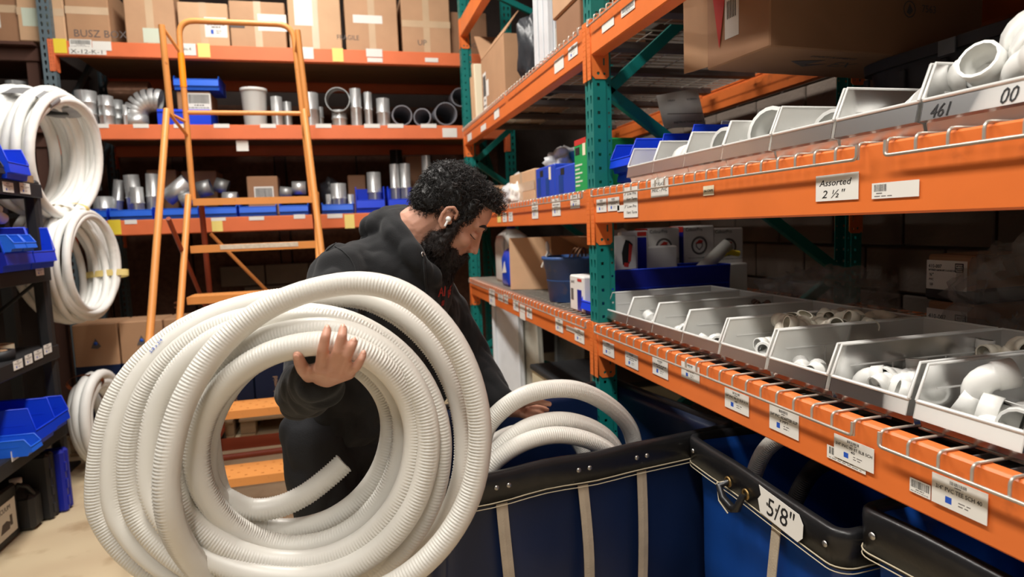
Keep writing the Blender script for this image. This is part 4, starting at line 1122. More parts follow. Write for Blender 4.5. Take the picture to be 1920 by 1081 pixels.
CART3, rim3, sp3 = cart(c3, a3, 0.62, 0.70, 0.842, 'blue canvas cart nearest the camera in the bottom right corner', 'canvas_blue', [('l', -.35), ('f', .3), ('f', -.3)], 4, 0.09)
mm = MB(); mm.lathe([(0.0, 0.0035), (0.003, 0.0034), (0.0065, 0.002), (0.0075, 0.0)], 14, frame((-.3235, .312, .795), (0, -1, 0), (0, 0, 1), (-1, 0, 0))); mm.build('rivet', 'rivet', CART3)

# ================================================================== white hose
def smooth_path(pts, n, closed=False):
    """Catmull-Rom through the points, n steps each"""
    P = [Vector(p) for p in pts]; out = []; N = len(P)
    for i in range(N if closed else N - 1):
        if closed: a, b, c, d = P[i - 1], P[i], P[(i + 1) % N], P[(i + 2) % N]
        else: a, b, c, d = P[max(i - 1, 0)], P[i], P[i + 1], P[min(i + 2, N - 1)]
        for k in range(n):
            t = k / n
            out.append(0.5 * ((2 * b) + (c - a) * t + (2 * a - 5 * b + 4 * c - d) * t * t + (3 * b - a - 3 * c + d) * t ** 3))
    if not closed: out.append(P[-1])
    return out
def resample(P, step):
    out = [P[0]]; acc = 0.0
    for i in range(1, len(P)):
        a, b = P[i - 1], P[i]; d = (b - a).length
        if d == 0: continue
        s = step - acc
        while s <= d:
            out.append(a.lerp(b, s / d)); s += step
        acc = (acc + d) % step if s > d else 0
        acc = d - (s - step)
    return out
RIB = (0.0, 1.0, 0.0, -1.0)
def hose(name, pts, r, mname, parent=None, step=0.0026, ribs=True, n=16, band=(0.5, 1.15), M=None, caps=True, amp=0.045, bands2=True):
    """foam covered hose: rows of pressed ribs run along parts of its girth"""
    P = resample([Vector(p) for p in pts], step); N = len(P)
    m = MB(); tg = [(P[min(i + 1, N - 1)] - P[max(i - 1, 0)]).normalized() for i in range(N)]
    u = Vector((0, 0, 1)) if abs(tg[0].z) < .9 else Vector((1, 0, 0)); u = (u - tg[0] * u.dot(tg[0])).normalized()
    vs = []
    for i in range(N):
        if i:
            u = tg[i - 1].rotation_difference(tg[i]) @ u; u = (u - tg[i] * u.dot(tg[i])).normalized()
        w = tg[i].cross(u); tw = 0.9 * math.sin(i * step * 2.1)
        for k in range(n):
            a = 2 * math.pi * k / n + tw; rr_ = r
            if ribs:
                ph = (2 * math.pi * k / n) % (2 * math.pi)
                inb = 0.3 < ph < 1.45 or 3.3 < ph < 4.4
                if inb: rr_ = r * (1 + amp * RIB[i % 4])
                elif abs(ph - 2.4) < .2: rr_ = r * .965
            vs.append(P[i] + u * (math.cos(a) * rr_) + w * (math.sin(a) * rr_))
    fs = [(i * n + k, i * n + (k + 1) % n, (i + 1) * n + (k + 1) % n, (i + 1) * n + k) for i in range(N - 1) for k in range(n)]
    m.add(vs, fs, 0, True)
    if caps: m.add(vs[:n], [tuple(range(n))[::-1]]); m.add(vs[-n:], [tuple(range(n))])
    return m.build(name, mname, parent, M)
# hoses in the first cart (arcs rise above the rim)
def cart_arc(px, X=None, Y=None, r=0.026, label='', grp='white hoses lying in the navy cart', D=None):
    pts = []
    for (x, y, yy) in px: pts.append(aY(x, y, yy))
    return pts
HC = [
    ('outermost white hose arching highest over the navy cart', [(898, 860, 1.74), (918, 792, 1.72), (985, 740, 1.70), (1072, 729, 1.72), (1140, 758, 1.78), (1182, 806, 1.84), (1196, 880, 1.86)], 0.0265),
    ('second white hose in the navy cart, under the highest arch', [(905, 905, 1.70), (930, 848, 1.68), (985, 803, 1.67), (1050, 788, 1.68), (1110, 802, 1.72), (1150, 837, 1.75), (1165, 900, 1.76)], 0.026),
    ('lowest white hose lying against the rim of the navy cart', [(900, 900, 1.62), (935, 858, 1.61), (990, 826, 1.61), (1050, 815, 1.62), (1110, 828, 1.64), (1150, 856, 1.67), (1165, 910, 1.68)], 0.024),
    ('white hose behind the arm at the left end of the navy cart', [(880, 900, 1.95), (905, 850, 1.99), (950, 815, 2.04), (1010, 806, 2.08), (1070, 816, 2.1), (1100, 860, 2.1)], 0.026)]
for lab, px, r_ in HC:
    tag(hose('white_hose', smooth_path([aY(*p) for p in px], 14), r_, 'hose_white', step=0.0015, amp=.06), lab, 'hose', 'white hoses lying in the navy cart')
for lab, px, m_ in (('pale ribbed hose standing up nearest the rim inside the blue 5/8 cart', [(1400, 960, 1.05), (1408, 915, 1.05), (1420, 872, 1.055), (1440, 838, 1.06), (1475, 815, 1.07), (1530, 815, 1.08), (1590, 850, 1.09)], 'hose_white'),
                    ('ribbed hose, coloured dark for shade, behind the pale one inside the blue 5/8 cart', [(1478, 985, 1.12), (1490, 940, 1.12), (1510, 900, 1.125), (1535, 872, 1.13), (1575, 862, 1.135), (1630, 885, 1.14)], 'hose_shaded')):
    tag(hose('ribbed_hose', smooth_path([aX(*p) for p in px], 14), 0.022, m_, step=0.0018, amp=.06), lab, 'hose', 'ribbed hoses in the blue 5/8 cart')

# ================================================================== rolling ladder
ld_ = thing('rolling_ladder', 'orange rolling step ladder with handrails behind the man', 'ladder', (-0.5, 3.8, 0))
def LL(p): return Vector(p) - ld_.location
RISE = 0.27; SY = [3.12, 3.32, 3.52, 3.72, 3.90, 4.06]
SX0, SX1 = -0.835, -0.165
sd_ = 0.20
holes = []
for i in range(9):
    for j in range(4): holes.append(circ(-0.30 + i * 0.075 + (0.018 if j % 2 else -0.018), -0.066 + j * 0.044, 0.008, 8, .6))
stepm = plate_mesh('tread', rect(0, 0, SX1 - SX0 - 0.002, sd_), holes, 0.003, 'ladder', 0.0)
for k in range(6):
    z = RISE * (k + 1)
    s = place('step', stepm, ld_, TR(*LL(((SX0 + SX1) / 2, SY[k] + sd_ / 2, z))))
    MB().box((0, -sd_ / 2, -0.018), (SX1 - SX0 - .002, 0.003, 0.04)).build('nosing', 'ladder', s)
    MB().box((0, sd_ / 2, -0.012), (SX1 - SX0 - .002, 0.003, 0.026)).build('back_lip', 'ladder', s)
    if k == 4: MB().box((0.03, -sd_ / 2 - .003, -0.012), (0.42, 0.003, 0.026), bev=.001).build('grip_tape', 'grip_tape', s)
    for sx in (-1, 1): MB().box((sx * (SX1 - SX0) / 2 * .995, 0, -0.014), (0.003, sd_, 0.03)).build('step_bracket', 'ladder', s)
def ltube(name, pts, r=0.0165, m='ladder', n=12, bendr=0.06):
    p = bend([LL(q) for q in pts], bendr, 6) if len(pts) > 2 else [LL(q) for q in pts]
    mm = MB(); mm.tube(p, r, n); return mm.build(name, m, ld_)
for x, s in ((SX0 - .018, -1), (SX1 + .018, 1)):
    ltube('stile', [(x, 4.055, 1.64), (x, 3.06, 0.14), (x, 3.02, 0.06)], 0.0175)
ltube('rear_leg', [(SX0 + .01, 4.24, 1.60), (SX0 - .03, 4.52, 0.1)], 0.0165, 'ladder_base')
ltube('rear_leg', [(SX1 - .01, 4.24, 1.60), (SX1 + .03, 4.52, 0.1)], 0.0165, 'ladder_base')
ltube('guard_rail', [(-0.85, 4.15, 1.62), (-0.848, 4.15, 2.645), (-0.222, 4.15, 2.645), (-0.178, 4.15, 1.61)], 0.0165, bendr=0.09)
ltube('mid_rail', [(-0.85, 4.15, 2.125), (-0.2, 4.15, 2.125)], 0.0135)
MB().tube([LL((-0.849, 4.15, 2.27)), LL((-0.849, 4.15, 2.46))], 0.0185, 12).build('grip_sleeve', 'grip_orange', ld_)
# stair handrails
ltube('handrail', [(-0.885, 3.87, 2.09), (-0.905, 3.28, 0.96), (-0.93, 2.93, 0.30), (-0.93, 2.93, 0.06)], 0.0175, bendr=.05)
ltube('handrail', [(-0.17, 3.76, 2.075), (-0.095, 3.30, 0.96), (-0.06, 2.95, 0.30), (-0.06, 2.95, 0.06)], 0.0175, bendr=.05)
ltube('guard_side', [(-0.91, 4.03, 2.58), (-0.91, 4.06, 2.085)], 0.0175); ltube('guard_side', [(-0.19, 4.03, 2.58), (-0.165, 4.03, 2.085)], 0.0165)
for a, b in (((-.91, 4.03, 2.575), (-.85, 4.15, 2.46)), ((-.885, 3.87, 2.085), (-.85, 4.15, 1.99)), ((-.91, 4.05, 2.1), (-.85, 4.15, 2.07)), ((-.19, 4.03, 2.57), (-.215, 4.15, 2.48)), ((-.17, 3.76, 2.07), (-.2, 4.15, 2.0))): ltube('rail_bracket', [a, b], 0.009, n=8)
# underframe
for x in (SX0 - .03, SX1 + .03):
    ltube('base_rail', [(x, 2.95, 0.11), (x, 4.54, 0.11)], 0.017, 'ladder_base')
    ltube('diagonal_brace', [(x, 3.62, 1.5), (x, 4.40, 0.9)], 0.012, 'ladder_base', 8)
ltube('cross_brace', [(SX0 - .02, 4.38, 0.85), (SX1 + .02, 4.38, 0.85)], 0.012, 'ladder_base', 8)
ltube('diagonal_brace', [(SX0 + .03, 4.33, 1.42), (SX1, 4.44, 0.6)], 0.012, 'ladder', 8)
ltube('base_rail', [(SX0 + .1, 3.66, 0.52), (SX0 + .1, 3.66, 0.2), (SX1 - .05, 3.68, 0.2)], 0.017, 'ladder_base', bendr=.03)
MB().box((0, 0, 0), (0.62, 0.004, 0.07)).build('kick_plate', 'ladder_base', ld_, TR(*LL((-0.5, 3.78, 0.235))))
for (x, y) in ((SX0 - .03, 2.98), (SX1 + .03, 2.98), (SX0 - .03, 4.5), (SX1 + .03, 4.5), (SX0 + .1, 3.66)):
    c = MB(); c.box((0, 0, .085), (.03, .045, .05), bev=.004); c = c.build('caster', 'rubber', ld_, TR(*LL((x, y, 0))))
    w = MB(); w.cyl((-.014, 0, .045), (.014, 0, .045), .045, n=20); w.build('wheel', 'rubber', c)
# wire tied round the stile
m = MB(); m.tube([LL((SX0 - .035 + .02 * math.cos(a), 3.70 + .02 * math.sin(a), 1.02 + .004 * a)) for a in [k * .6 for k in range(22)]], .004, 6); m.build('tie_wire', 'copper', ld_)

# ================================================================== stock on the back rack
BT = [z + 0.0045 for z, h in BLEV]
YF = BY + 0.06
# cartons on the top shelf, left to right
TOPB = [(36, 124, -34, 68, 'card3', 'x', 'scuffed carton with a strip of shiny tape, left of the printed carton', [('f', .1, .25, .16, .12, 'g', 'plain')], []),
        (127, 208, -30, 72, 'card1', 'h', 'carton with dark lettering along its bottom, above the yellow tag', [], [('f', .14, .1, 'BUSZ BOX', .07, 'ink_soft', 1.0)]),
        (237, 331, -20, 76, 'card0', 'fx', 'plain carton with a pale green label low on the right', [('f', .34, .04, .14, .1, 'g', 'plain')], []),
        (337, 431, 5, 80, 'card3', 'fx', 'carton with a white and blue label behind the ladder guard rail', [('f', .52, .22, .15, .14, 'w', 'card')], []),
        (434, 538, 3, 84, 'card0', 'fx', 'carton with a white sticker and a dark bar, behind the ladder rail corner', [('f', .5, .38, .2, .12, 'w', 'plain'), ('f', .0, .42, .1, .06, 'ink_soft', 'plain')], []),
        (544, 642, -14, 89, 'card3', 'fx', 'torn carton with a pink and green edged label and a loose bottom flap', [('f', .12, .42, .13, .2, 'w', 'plain')], [('f', .9, .2, 'FRAGILE', .05, 'ink_soft', .9)]),
        (650, 748, -14, 90, 'card0', 'fx', 'carton with a white torn strip and vertical print, third from the green post', [('f', .15, .48, .22, .06, 'w', 'plain')], []),
        (756, 846, -10, 92, 'card0', 'x', 'carton closed with a cross of tape beside the far green post', [], [('f', .3, .14, 'UP', .06, 'ink_soft', 1)])]
for (x0, x1, yt, yb, m_, tp, lab, st, wd) in TOPB:
    vbox(YF, x0, x1, yt, yb, 0.42, lab, rest=BT[2], m=m_, tape=tp, stickers=st, words=wd, group='cartons on the back rack top shelf')
carton((-2.18, 5.4, 2.751), (0.32, 0.45, 0.42), 0, 'leftmost carton with a round sticker at the top left corner', m='card2', tape='h', stickers=[('f', .2, .25, .12, .11, 'w', 'plain')], group='cartons on the back rack top shelf')
carton((1.07, 5.42, BT[2]), (0.3, 0.45, 0.34), 0, 'dusky carton on the back rack seen past the far green post', m='card4', tape='f', words=[('f', .25, .2, 'STOCK', .05, 'ink_soft', 1)])
# round ducts, cans and fittings on the middle shelf
def can(name, x0, x1, yt, Y, rest, label, m='galv', cat='duct', group=None, seams=2, open_top=True, lean=0):
    A = aY(x0, 300, Y); B = aY(x1, 300, Y); r_ = (B.x - A.x) / 2 * .98; cx = (A.x + B.x) / 2; h = aY((x0 + x1) / 2, yt, Y).z - rest
    t = thing(name, label, cat, (cx, Y + r_, rest), 0, group, rot=(0, lean, 0))
    pr = [(r_, 0)]
    for k in range(seams): z = h * (k + 1) / (seams + 1); pr += [(r_, z - .008), (r_ + .004, z - .004), (r_ + .004, z + .004), (r_, z + .008)]
    pr += [(r_, h), (r_ - .003, h), (r_ - .003, .004), (0.001, .004)]
    MB().lathe(pr, 28).build('duct_wall', m, t)
    MB().box((0, -r_ - .001, h / 2), (.012, .003, h), bev=.001).build('lock_seam', m, t)
    return t
D1 = BT[1]
can('duct_section', 145, 187, 168, YF, D1, 'tall ribbed galvanised duct section nearest the grey steel post', group='galvanised pieces on the back rack')
can('duct_section', 190, 219, 178, YF, D1, 'galvanised duct section second from the grey steel post', group='galvanised pieces on the back rack')
can('duct_section', 212, 237, 186, YF + .1, D1, 'dull duct section tucked behind the second one', m='galv_dull', group='galvanised pieces on the back rack')
can('duct_collar', 237, 246, 196, YF, D1, 'slim galvanised collar between the duct sections and the elbow', seams=1, group='galvanised pieces on the back rack')
m = MB(); m.tube([aY(208, 172, YF + .35), aY(282, 172, YF + .35)], 0.075, 20)
tag(m.build('duct_roll', 'foil_brown'), 'brown foil wrapped roll lying behind the duct sections', 'roll')
# gored elbow
t = thing('duct_elbow', 'shiny gored duct elbow lying on the middle shelf behind the ladder', 'duct elbow', (aY(285, 229, YF).x, YF + .1, D1))
m = MB(); re, rp = 0.115, 0.082; ps = []; 
for k in range(8):
    a = math.pi * (1 - k / 7 * .62); ps.append((re * math.cos(a) * 1.1, 0, rp + .0 + re * math.sin(a) * 1.0))
for k in range(7):
    p, q = Vector(ps[k]), Vector(ps[k + 1])
    m.tube([p, p.lerp(q, .5), q], [rp * .97, rp, rp * .97], 24, caps=False, smooth=True)
hollow(m, [ps[0], (ps[0][0], 0, 0.0)], rp, rp - .003, 24)
m.build('elbow_gores', 'galv', t)
vbox(YF + .04, 334, 396, 171, 212, .3, 'brown carton with a white label between blue bins on the middle shelf', rest=D1 + .06, m='card2', tape=None, stickers=[('f', .3, .3, .16, .12, 'w', 'bars')])
t = vbox(YF, 296, 396, 205, 230, .3, 'low blue tray under the brown carton on the middle shelf', rest=D1, m='blue_bin', tape=None, name='plastic_tray', cat='tray', flaps=[('f', -1.2, .02)])
A = aY(345, 171, YF + .05); tb = shelf_bin(BIN_BACK, ((aY(335, 171, YF).x + aY(402, 171, YF).x) / 2, YF, A.z + .004), 0, 'blue bin resting on top of the brown carton, middle shelf', None)
def tub(x0, x1, yt, Y, label):
    A = aY(x0, 300, Y); B = aY(x1, 300, Y); r_ = (B.x - A.x) / 2; h = aY(x0, yt, Y).z - D1
    t = thing('clear_tub', label, 'tub', ((A.x + B.x) / 2, Y + r_, D1))
    MB().lathe([(r_ * .85, 0), (r_, h * .96), (r_ * 1.04, h), (r_ * .97, h), (r_ * .82, .005), (0.001, .005)], 24).build('tub_wall', 'clear_bin', t)
    MB().lathe([(r_ * 1.05, h - .02), (r_ * 1.05, h + .004), (r_ * .98, h + .004), (r_ * .98, h - .02)], 24, closed=True).build('tub_rim', 'clear_rim', t)
tub(457, 507, 163, YF, 'round clear plastic tub standing on the middle shelf')
for (x0, x1, yt, dy, lab) in [(514, 536, 180, .02, 'short galvanised collar right of the clear tub'), (536, 553, 190, .12, 'small collar behind the short one, right of the clear tub'), (571, 604, 172, .0, 'capped galvanised can right of the ladder rail'), (600, 612, 200, .1, 'small dark can next to the capped one'), (627, 656, 205, .02, 'squat can below the ring shaped collar'), (663, 684, 165, 0, 'tallest slim pipe on the middle shelf'), (689, 704, 172, .02, 'thinnest pipe on the middle shelf, second from the tall one'), (712, 737, 183, 0, 'ribbed pipe beside the black-mouthed pipes')]:
    can('duct_pipe', x0, x1, yt, YF + dy, D1, lab, 'galv' if 'dark' not in lab else 'galv_dull', group='galvanised pieces on the back rack', seams=1)
def mouth(x0, x1, y0, y1, Y, L, label, m='grey_pipe', rot=0.0, name='pipe_length', wall=.008, group=None):
    A = aY(x0, (y0 + y1) / 2, Y); B = aY(x1, (y0 + y1) / 2, Y); r_ = (B.x - A.x) / 2; c = (A + B) / 2
    mm = MB(); d = Vector((math.sin(rot), math.cos(rot), 0)); hollow(mm, [Vector((0, 0, 0)), d * .01, d * L], [r_, r_, r_], [r_ - wall] * 3, 24)
    o = mm.build(name, m); o.location = c; tag(o, label, 'pipe', group)
    return o
mouth(609, 656, 164, 209, YF, .1, 'ring shaped galvanised collar facing the room, middle shelf', 'galv_dull', .15, 'duct_collar', .005)
G_ = 'grey pipes lying with open mouths'
mouth(735, 773, 197, 235, YF, .55, 'grey pipe with an open mouth, leftmost of the lying ones', group=G_); mouth(775, 808, 203, 236, YF, .5, 'narrow grey pipe with an open mouth between two wider ones', rot=.3, group=G_); mouth(815, 857, 192, 234, YF, .55, 'widest grey pipe mouth beside the far green post', group=G_); mouth(846, 880, 165, 199, YF + .1, .4, 'grey pipe lying on top of the widest one', group=G_)
# lower shelf: row of blue bins with fittings
D0 = BT[0]
edges = [(160, 203), (205, 288), (291, 374), (377, 446), (448, 520), (523, 580), (603, 664)]
labs = ['leftmost of the shallow blue bins on the back rack', 'shallow blue bin above the yellow tag on the back rack', 'shallow blue bin behind the left ladder rail', 'shallow blue bin just right of the ladder stile, behind the top step', 'shallow blue bin behind the middle of the ladder step', 'shallow blue bin behind the right end of the ladder step', 'shallow blue bin between the ladder and the man']
for (x0, x1), lab in zip(edges, labs):
    A = aY(x0, 400, YF); B = aY(x1, 400, YF)
    shelf_bin(bin_meshes(B.x - A.x - .012, .32, .085, .07, 'blue_bin', 'blue_bin_light', lab), ((A.x + B.x) / 2, YF - .02, D0), 0, lab, 'blue bins along the back rack')
for (x0, x1), lab in zip([(668, 724), (728, 787)], ['taller blue bin holding one pipe, left of the man', 'taller blue bin holding two pipes, behind the head of the man']):
    A = aY(x0, 400, YF); B = aY(x1, 400, YF)
    shelf_bin(bin_meshes(B.x - A.x - .012, .32, .2, .1, 'blue_bin', 'blue_bin', lab), ((A.x + B.x) / 2, YF - .02, D0), 0, lab, 'blue bins along the back rack')
G2 = 'duct pieces piled in the blue bins'
for (x0, x1, yt, dy, lean, lab) in [(150, 158, 372, .05, 0, 'tiny collar at the left end of the pile'), (160, 199, 368, .1, 0, 'wide short collar at the left of the pile'), (193, 215, 336, .16, .15, 'tilted collar behind the wide short one'), (228, 258, 327, .08, -.05, 'bright angled duct above the yellow tag'), (234, 260, 350, .02, 0, 'front duct stub standing out of the second bin'), (262, 288, 325, .08, .05, 'bright duct just left of the ladder rail'), (616, 646, 343, .05, 0, 'white topped can between the ladder and the man'), (606, 616, 364, .05, 0, 'little can left of the white topped one'), (648, 660, 364, .05, 0, 'little can right of the white topped one'),
                                    (686, 713, 322, .08, 0, 'single upright pipe in the taller blue bin'), (730, 748, 307, .08, 0, 'left one of two upright pipes in the taller blue bin'), (749, 769, 306, .08, 0, 'right one of two upright pipes in the taller blue bin'), (791, 808, 291, .12, 0, 'upright pipe just left of the man\'s hair')]:
    can('duct_piece', x0, x1, yt, YF + dy, D0 + .006, lab, 'galv', group=G2, seams=1, lean=lean)
def lying(x0, y0, x1, y1, r_, label, dy=.1, m='galv'):
    mm = MB(); a = aY(x0, y0, YF + dy); b = aY(x1, y1, YF + dy); c = (a + b) / 2
    hollow(mm, [a - c, b - c], r_, r_ - .004, 22)
    o = mm.build('duct_piece', m); o.location = c; tag(o, label, 'duct', G2)
lying(312, 372, 352, 340, .062, 'shiny duct lying aslant between the ladder rails'); lying(160, 350, 182, 342, .06, 'dark mouthed collar lying on the left pile', .2, 'galv_dull'); lying(372, 356, 396, 350, .06, 'collar lying right of the ladder post', .14, 'galv_dull'); lying(404, 345, 428, 352, .055, 'dull collar at the back of the pile behind the ladder', .24, 'galv_dull'); lying(418, 372, 446, 372, .05, 'bright collar lying behind the ladder step', .1); lying(340, 378, 362, 370, .05, 'small bright cap under the aslant duct', .06)
lying(525, 360, 548, 362, .045, 'small collar lying behind the ladder step, right half', .12, 'galv_dull'); lying(548, 352, 574, 352, .05, 'bright round cap behind the right ladder rail', .12)
vbox(YF + .1, 466, 524, 330, 388, .2, 'brown carton with a pale label among the blue bins', rest=D0 + .006, m='card2', tape=None, stickers=[('f', .22, .3, .14, .13, 'w', 'bars')])
vbox(YF + .3, 655, 688, 328, 388, .2, 'plain carton behind the taller blue bin', rest=D0, m='card4', tape=None)
vbox(YF + .45, 280, 335, 318, 388, .3, 'dim carton far back behind the duct pile', rest=D0, m='card4', tape=None); vbox(YF + .45, 345, 410, 320, 388, .3, 'second dim carton far back behind the duct pile', rest=D0, m='card4', tape=None)
vbox(YF + .4, 765, 800, 292, 388, .2, 'dim carton behind the upright pipes', rest=D0, m='card4', tape=None)
can('duct_pipe', 732, 756, 280, YF + .35, D0, 'black pipe standing behind the taller blue bins', 'black_plastic')
blob('dark_bag', aY(622, 386, YF + .3) + Vector((0, 0, 0)), (.16, .14, .24), 'dark_film', 'dark cone shaped bag behind the white topped can', 'bag', 4, .3, 3)
# corner stock on the dark shelving at far left
can('duct_section', 18, 60, 150, 5.2, 2.171, 'galvanised can on the dark corner shelving', group='galvanised pieces on the back rack')
# two-tone cartons on pallets below
def pallet(loc, label):
    t = thing('pallet', label, 'pallet', loc, 0, 'pallets under the back rack')
    for k in range(6): MB().box((0, -0.33 + k * .132, .125), (1.0, .1, .018), bev=.002).build('deck_board', 'timber', t)
    for x in (-.45, 0, .45):
        for y in (-.3, 0, .3): MB().box((x, y, .067), (.1, .1, .09), bev=.002).build('block', 'timber', t)
        MB().box((x, 0, .011), (.1, .74, .02), bev=.002).build('skid', 'timber', t)
pallet((-1.32, 5.02, 0), 'wooden pallet under the two-tone cartons in the left corner'); pallet((-0.28, 5.02, 0), 'wooden pallet seen low through the ring of hose')
for i, lab in enumerate(['leftmost brown and navy carton on the floor by the grey steel post', 'second brown and navy carton by the grey steel post', 'third brown and navy carton, left of the ladder', 'fourth brown and navy carton, behind the ladder', 'fifth brown and navy carton, right behind the ladder']):
    w_ = .262; x = -1.625 + i * .272
    t = carton((x, 4.86, .137), (w_, .3, .72), 0, lab, m='card1', tape=None, group='brown and navy cartons on the pallets', flaps=None)
    MB().box((0, 0, 0), (w_ + .002, .302, .44), bev=.004).build('navy_band', 'canvas_navy', t, TR(0, 0, .225))
    m = MB(); m.prism([(-.03, -.03), (0, .035), (.03, -.02), (.01, -.035)], 0, .0008, mi=0); m.lathe([(.012, 0), (.012, .001), (0.0005, .001)], 14, mi=1); m.build('printed_emblem', ['ink_soft', 'ink_blue'], t, frame((0, -.152, .59), (1, 0, 0), (0, 0, 1), (0, -1, 0)))
    text('Dehumid', .045, 'card3', t, frame((.02, -.154, .1), (0, 0, 1), (-1, 0, 0), (0, -1, 0)))
# ================================================================== black shelving unit on the left
sh = thing('shelving_unit', 'black shelving unit with labelled edges along the left side', 'shelf', (-1.73, 3.2, 0))
def SL(p): return Vector(p) - sh.location
SZ = [0.452, 0.865, 1.275, 1.70]
SXF, SXB, SYA, SYB = -1.5, -1.96, 2.45, 3.83
for z in SZ:
    b = MB(); b.box((0, 0, 0), (SXF - SXB, SYB - SYA, 0.012)); s = b.build('shelf', 'black_plastic', sh, TR(*SL(((SXF + SXB) / 2, (SYA + SYB) / 2, z - .006))))
    MB().box((0, 0, 0), (.012, SYB - SYA, .07), bev=.003).build('shelf_edge', 'black_plastic', s, TR((SXF - SXB) / 2, 0, -.03)); MB().box((0, 0, 0), (SXF - SXB, .012, .07), bev=.003).build('shelf_edge', 'black_plastic', s, TR(0, (SYB - SYA) / 2, -.03))
for x in (SXF - .03, SXB + .03):
    for y in (SYA + .03, SYB - .03): MB().box((0, 0, 0), (.06, .06, 1.72), bev=.012).build('post', 'black_plastic', sh, TR(*SL((x, y, .86))))
m = MB(); a, b = SL((SXF - .03, SYB - .02, 1.22)), SL((SXB + .03, SYB - .02, .9)); m.tube([a, b], .009, 8); m.build('cross_brace', 'black_steel', sh)
def slabel(pl, pr, ptop, pbot, kind='card'):
    X = SXF + .0085; A = aX(pl, ptop, X); B = aX(pl, pbot, X); C = aX(pr, (ptop + pbot) / 2, X)
    put_label(sh, frame(SL(B), (0, 1, 0), (0, 0, 1), (1, 0, 0)), abs(C.y - A.y), abs(A.z - B.z), kind, seed=int(pl + ptop))
for q in [(6, 27, 340, 359), (38, 58, 342, 362), (68, 84, 500, 517), (26, 45, 677, 695), (48, 63, 666, 685), (65, 82, 658, 676), (83, 99, 647, 665), (22, 44, 845, 866), (98, 113, 793, 811)]: slabel(*q)
SB = bin_meshes(.2, .36, .15, .075, 'blue_bin', 'blue_bin', 'sl'); SS = bin_meshes(.1, .2, .075, .04, 'blue_bin_light', 'blue_bin_light', 'ss')
GB = 'blue bins on the black shelving'
shelf_bin(SB, (-1.455, 3.53, SZ[3]), R(90), 'blue bin on the top board of the black shelving', GB)
shelf_bin(bin_meshes(.22, .36, .10, .05, 'black_plastic', 'black_plastic', 'sk'), (-1.47, 3.31, SZ[3]), R(90), 'black bin beside the blue one on the top board of the black shelving', GB)
shelf_bin(bin_meshes(.24, .36, .2, .085, 'blue_bin', 'blue_bin', 'sm'), (-1.44, 3.66, SZ[2]), R(90), 'largest blue bin, second board of the black shelving, at its far end', GB)
shelf_bin(bin_meshes(.26, .36, .2, .085, 'navy_bin', 'blue_bin', 'sn'), (-1.44, 3.40, SZ[2]), R(90), 'blue bin left of the largest one on the second board', GB)
for k, y in enumerate((3.32, 3.43)): shelf_bin(SS, (-1.40, y, SZ[2] + .09), R(90), ['light blue little bin set in front of the blue bins, left one', 'light blue little bin set in front of the blue bins, right one'][k], GB)
shelf_bin(SB, (-1.45, 3.66, SZ[0]), R(90), 'blue bin at the far end of the bottom board of the black shelving', GB)
shelf_bin(bin_meshes(.2, .36, .19, .085, 'blue_bin', 'blue_bin', 'so'), (-1.43, 3.45, SZ[0]), R(90), 'taller blue bin on the bottom board of the black shelving', GB)
shelf_bin(SS, (-1.41, 3.29, SZ[0]), R(90), 'small light blue bin at the left edge on the bottom board', GB)
o = MB().box((0, 0, .02), (.2, .13, .04), bev=.003).build('wood_block', 'timber'); o.location = (-1.6, 3.70, SZ[3]); tag(o, 'wooden block on the top board of the black shelving', 'block')
def tape_roll(loc, r_, h, m1, core, label):
    t = thing('tape_roll', label, 'tape', loc); MB().lathe([(r_, 0), (r_, h), (r_ * .55, h), (r_ * .55, 0)], 28, closed=True).build('tape_wound', m1, t); MB().lathe([(r_ * .55, -.0005), (r_ * .55, h + .0005), (r_ * .5, h + .0005), (r_ * .5, -.0005)], 28, closed=True).build('tape_core', core, t)
tape_roll((-1.58, 3.42, SZ[1]), .062, .045, 'black_plastic', 'card0', 'black tape roll on the third board of the black shelving'); tape_roll((-1.66, 3.58, SZ[1]), .07, .05, 'cream', 'card3', 'cream tape roll behind the black one on the black shelving')
tag(MB().box((-1.68, 3.3, SZ[1] + .045), (.2, .28, .09), bev=.01).build('paper_pack', 'paper'), 'white paper packet behind the tape rolls', 'packet')
for k, (y, h, m_, lab) in enumerate([(2.95, .36, 'galv', 'galvanised pipe standing at the back of the third board, left edge'), (3.2, .37, 'galv_dull', 'dull pipe standing behind the tape rolls'), (3.64, .36, 'galv', 'galvanised pipe standing behind the cream tape roll')]):
    t = thing('duct_pipe', lab, 'pipe', (-1.85, y, SZ[1]), 0, 'pipes on the black shelving'); MB().lathe([(.065, 0), (.065, h), (.062, h), (.062, .003), (.001, .003)], 22).build('duct_wall', m_, t)
for k, (y, h, lab) in enumerate([(3.3, .3, 'galvanised pipe on the bottom board behind the blue bins'), (3.68, .32, 'galvanised pipe at the far back of the bottom board')]):
    t = thing('duct_pipe', lab, 'pipe', (-1.87, y, SZ[0]), 0, 'pipes on the black shelving'); MB().lathe([(.06, 0), (.06, h), (.057, h), (.057, .003), (.001, .003)], 22).build('duct_wall', 'galv_dull', t)
# hoses on the second board
for k in range(3):
    pts = [(-1.62 - .02 * k, 3.0 + .7 * i / 12, SZ[2] + .245 + .07 * math.sin(math.pi * i / 12) + .045 * (k % 2)) for i in range(13)]
    tag(hose('white_hose', pts, .028, 'hose_shelf', ribs=False, step=.02), ['front', 'middle', 'rear'][k] + ' white hose lying across the bins of the second board', 'hose', 'hoses on the black shelving')
